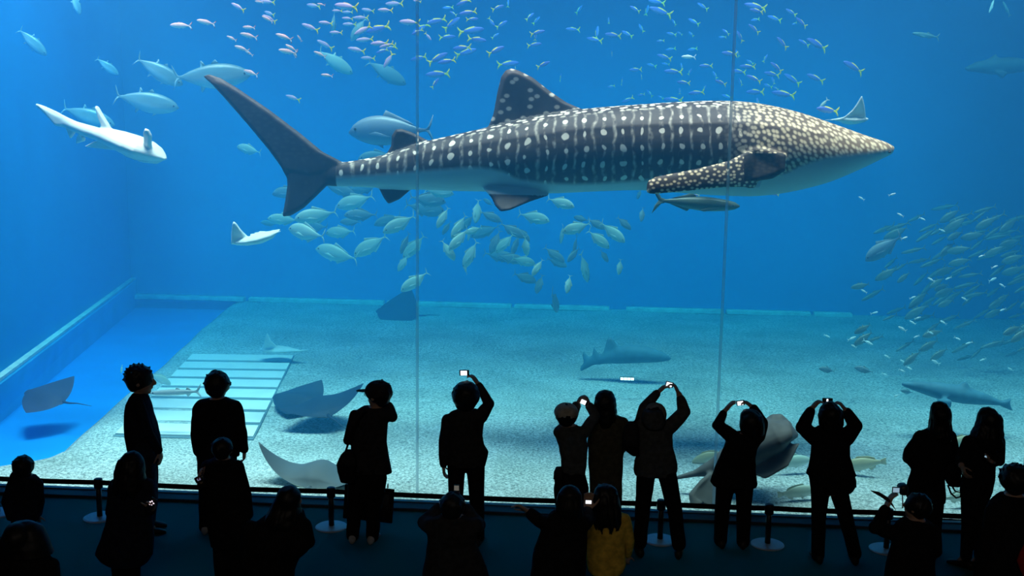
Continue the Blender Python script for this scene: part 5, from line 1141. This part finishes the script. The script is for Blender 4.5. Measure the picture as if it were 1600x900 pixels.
for (a, h), (b, h2), lb in zip(pc[:-1], pc[1:], BL):
    p, q = a+np.array([.047, 0, h-.047]), b+np.array([-.047, 0, h2-.047]); mb = MB(); rr = []
    for t in np.linspace(0, 1, 12):
        c = p+(q-p)*t; c[2] -= .012*math.sin(math.pi*t)*min(1, np.linalg.norm(q-p)/2.5); rr.append([c+np.array([0, dy, dz]) for dy, dz in ((-.002, -.027), (.002, -.027), (.002, .027), (-.002, .027))])
    tag(obj('barrier_belt', mb.loft(rr), BELT, smooth=False, base=(p+q)/2), lb, 'barrier belt')
# notice board hanging on the belt behind the cap wearer
c = at(576, 787, POSTY-.03); nb = thing('notice_board', 'dark framed notice board on the belt, behind the cap wearer', 'notice board', c)
rt_ = np.array(Matrix.Rotation(math.radians(4), 3, 'Y')); w_, h_ = .262, .185
mb = MB()
for dx, dz, hx, hz in ((-w_+.016, 0, .016, h_), (w_-.016, 0, .016, h_), (0, h_-.016, w_, .016), (0, -h_+.016, w_, .016)): mb.rbox(c+rt_@np.array([dx, 0, dz]), (hx, .012, hz), .3, 0, rt_)
obj('frame', mb, CL['black'], nb, smooth=False); obj('board', MB().box(c+rt_@np.array([0, .004, 0]), (w_-.02, .005, h_-.02), 0, rt_), CL['charcoal'], nb)
for dx in (-.15, .01, .15): obj('picture', MB().box(c+rt_@np.array([dx, -.003, .045]), (.058, .002, .075), 0, rt_), CL['grey'], nb)
for dx in (-.2, .2): obj('hook', MB().tube([c+np.array([dx, .0, h_-.03]), c+np.array([dx, .012, h_+.03]), c+np.array([dx, .04, h_+.03]), c+np.array([dx, .045, h_-.02])], .004, n=6), POSTM, nb)

# ================================================================= things on the tank floor
c = [on(x, y, .02) for x, y in ((178, 681), (394, 686), (459, 555), (302, 553))]
gp = thing('slatted_plate', 'white plate of wide slats lying on the sand, left part of the tank', 'floor plate', sum(c)/4)
PLW = plain('white_plate', (.80, .86, .86), .7, .2, noise=.05, scale=3); PLS = plain('plate_gap', (.16, .26, .30), .8, .1)
EDG = [(686, 681, 680), (663, 662, 661), (645, 644, 642), (628, 627, 624), (611, 610, 608), (595, 594, 592), (581, 580, 578), (568, 567, 565), (554, 553, 553)]
def pl(v, s):
    a = c[0]+(c[3]-c[0])*v; b = c[1]+(c[2]-c[1])*v; return a+(b-a)*s
Vs = [0, .13, .26, .39, .52, .64, .76, .88, 1.0]
mb = MB(); q = [pl(0, -.008), pl(0, 1.008), pl(1, 1.008), pl(1, -.008)]; mb.loft([[p+np.array([0, 0, -.035]) for p in q], [p+np.array([0, 0, -.006]) for p in q]]); obj('support', mb, PLS, gp, smooth=False)
for a, b in zip(Vs[:-1], Vs[1:]):
    g = .014; q = [pl(a+g, 0), pl(a+g, 1), pl(b-g, 1), pl(b-g, 0)]
    obj('slat', MB().loft([[p+np.array([0, 0, -.01]) for p in q], [p+np.array([0, 0, .018]) for p in q]]), PLW, gp, smooth=False)
# glowing bar added in the water in place of a reflection on the glass
c_ = at(980, 592, 16.5); lb = thing('reflection_bar', 'white glowing bar standing in for a glass reflection, above the plaid-coated woman', 'reflection', c_)
obj('bar_backing', MB().rbox(c_+np.array([0, .02, 0]), (.115, .018, .028), .3), DEV, lb)
for i in range(4): obj('reflection_segment', MB().box(c_+np.array([-.08+.0535*i, -.001, 0]), (.0235, .004, .020)), SCREEN('reflection_white', (.95, 1, .95), 3.5), lb)
LIGHTS = [
    ('tank_lamp_main', (-1.8, 13.4, 16), (-1.8, 13.6, 0), (24, 5), 3750, (1.12, .56, .55), 75),
    ('tank_lamp_back', (-3, 13.0, 14), (-3, 24.4, 1.6), (20, 1.5), 480, (.3, .72, .92), 32),
    ('tank_lamp_left', (-6.5, 13.5, 13), (-10.2, 19.0, 0.2), (3, 4), 130, (.5, .8, 1), 36),
    ('tank_lamp_front', (-6.2, 12.9, 12), (-6.0, 12.5, 0.0), (3, 1.2), 210, (1.3, .6, .58), 50),
    ('room_fill', (0, -3.6, 7.95), (0, 8.5, 1.0), (6, .5), 36, (1, .85, .7), 120),  # added fill from behind the camera, brightens the visitors' backs
]
# ================================================================= light and camera
def area(name, loc, target, size, power, col=(1, 1, 1), spread=180):
    l = bpy.data.lights.new(name, 'AREA'); l.shape = 'RECTANGLE'; l.size, l.size_y = size; l.energy = power; l.color = col
    l.spread = math.radians(spread)
    o = bpy.data.objects.new(name, l); COL.objects.link(o); o.location = loc
    d = Vector(target)-Vector(loc); o.rotation_euler = d.to_track_quat('-Z', 'Y').to_euler()
    tag(o, None, None); return o
for a in LIGHTS: area(*a)
w = bpy.data.worlds.new('World'); SC.world = w; w.use_nodes = True
bg = w.node_tree.nodes['Background']; bg.inputs[0].default_value = (0, 0, 0, 1); bg.inputs[1].default_value = 0
cd = bpy.data.cameras.new('camera'); co = bpy.data.objects.new('camera', cd); COL.objects.link(co)
cd.sensor_width = 36; cd.lens = 36*FOC/1600; cd.clip_start = .05; cd.clip_end = 200
M = Matrix((( RT[0], UP[0], -FW[0], CAM[0]), (RT[1], UP[1], -FW[1], CAM[1]), (RT[2], UP[2], -FW[2], CAM[2]), (0, 0, 0, 1)))
co.matrix_world = M
SC.camera = co
vs = SC.view_settings; SC.display_settings.display_device = 'sRGB'
vs.view_transform = 'Standard'; vs.look = 'None'; vs.gamma = 1; vs.use_curve_mapping = False; vs.exposure = 0.0
cy = SC.cycles
cy.max_bounces = 6; cy.diffuse_bounces = 2; cy.glossy_bounces = 2; cy.transparent_max_bounces = 24; cy.volume_bounces = 1
cy.use_denoising = True; cy.sample_clamp_indirect = 4; cy.caustics_reflective = False; cy.caustics_refractive = False
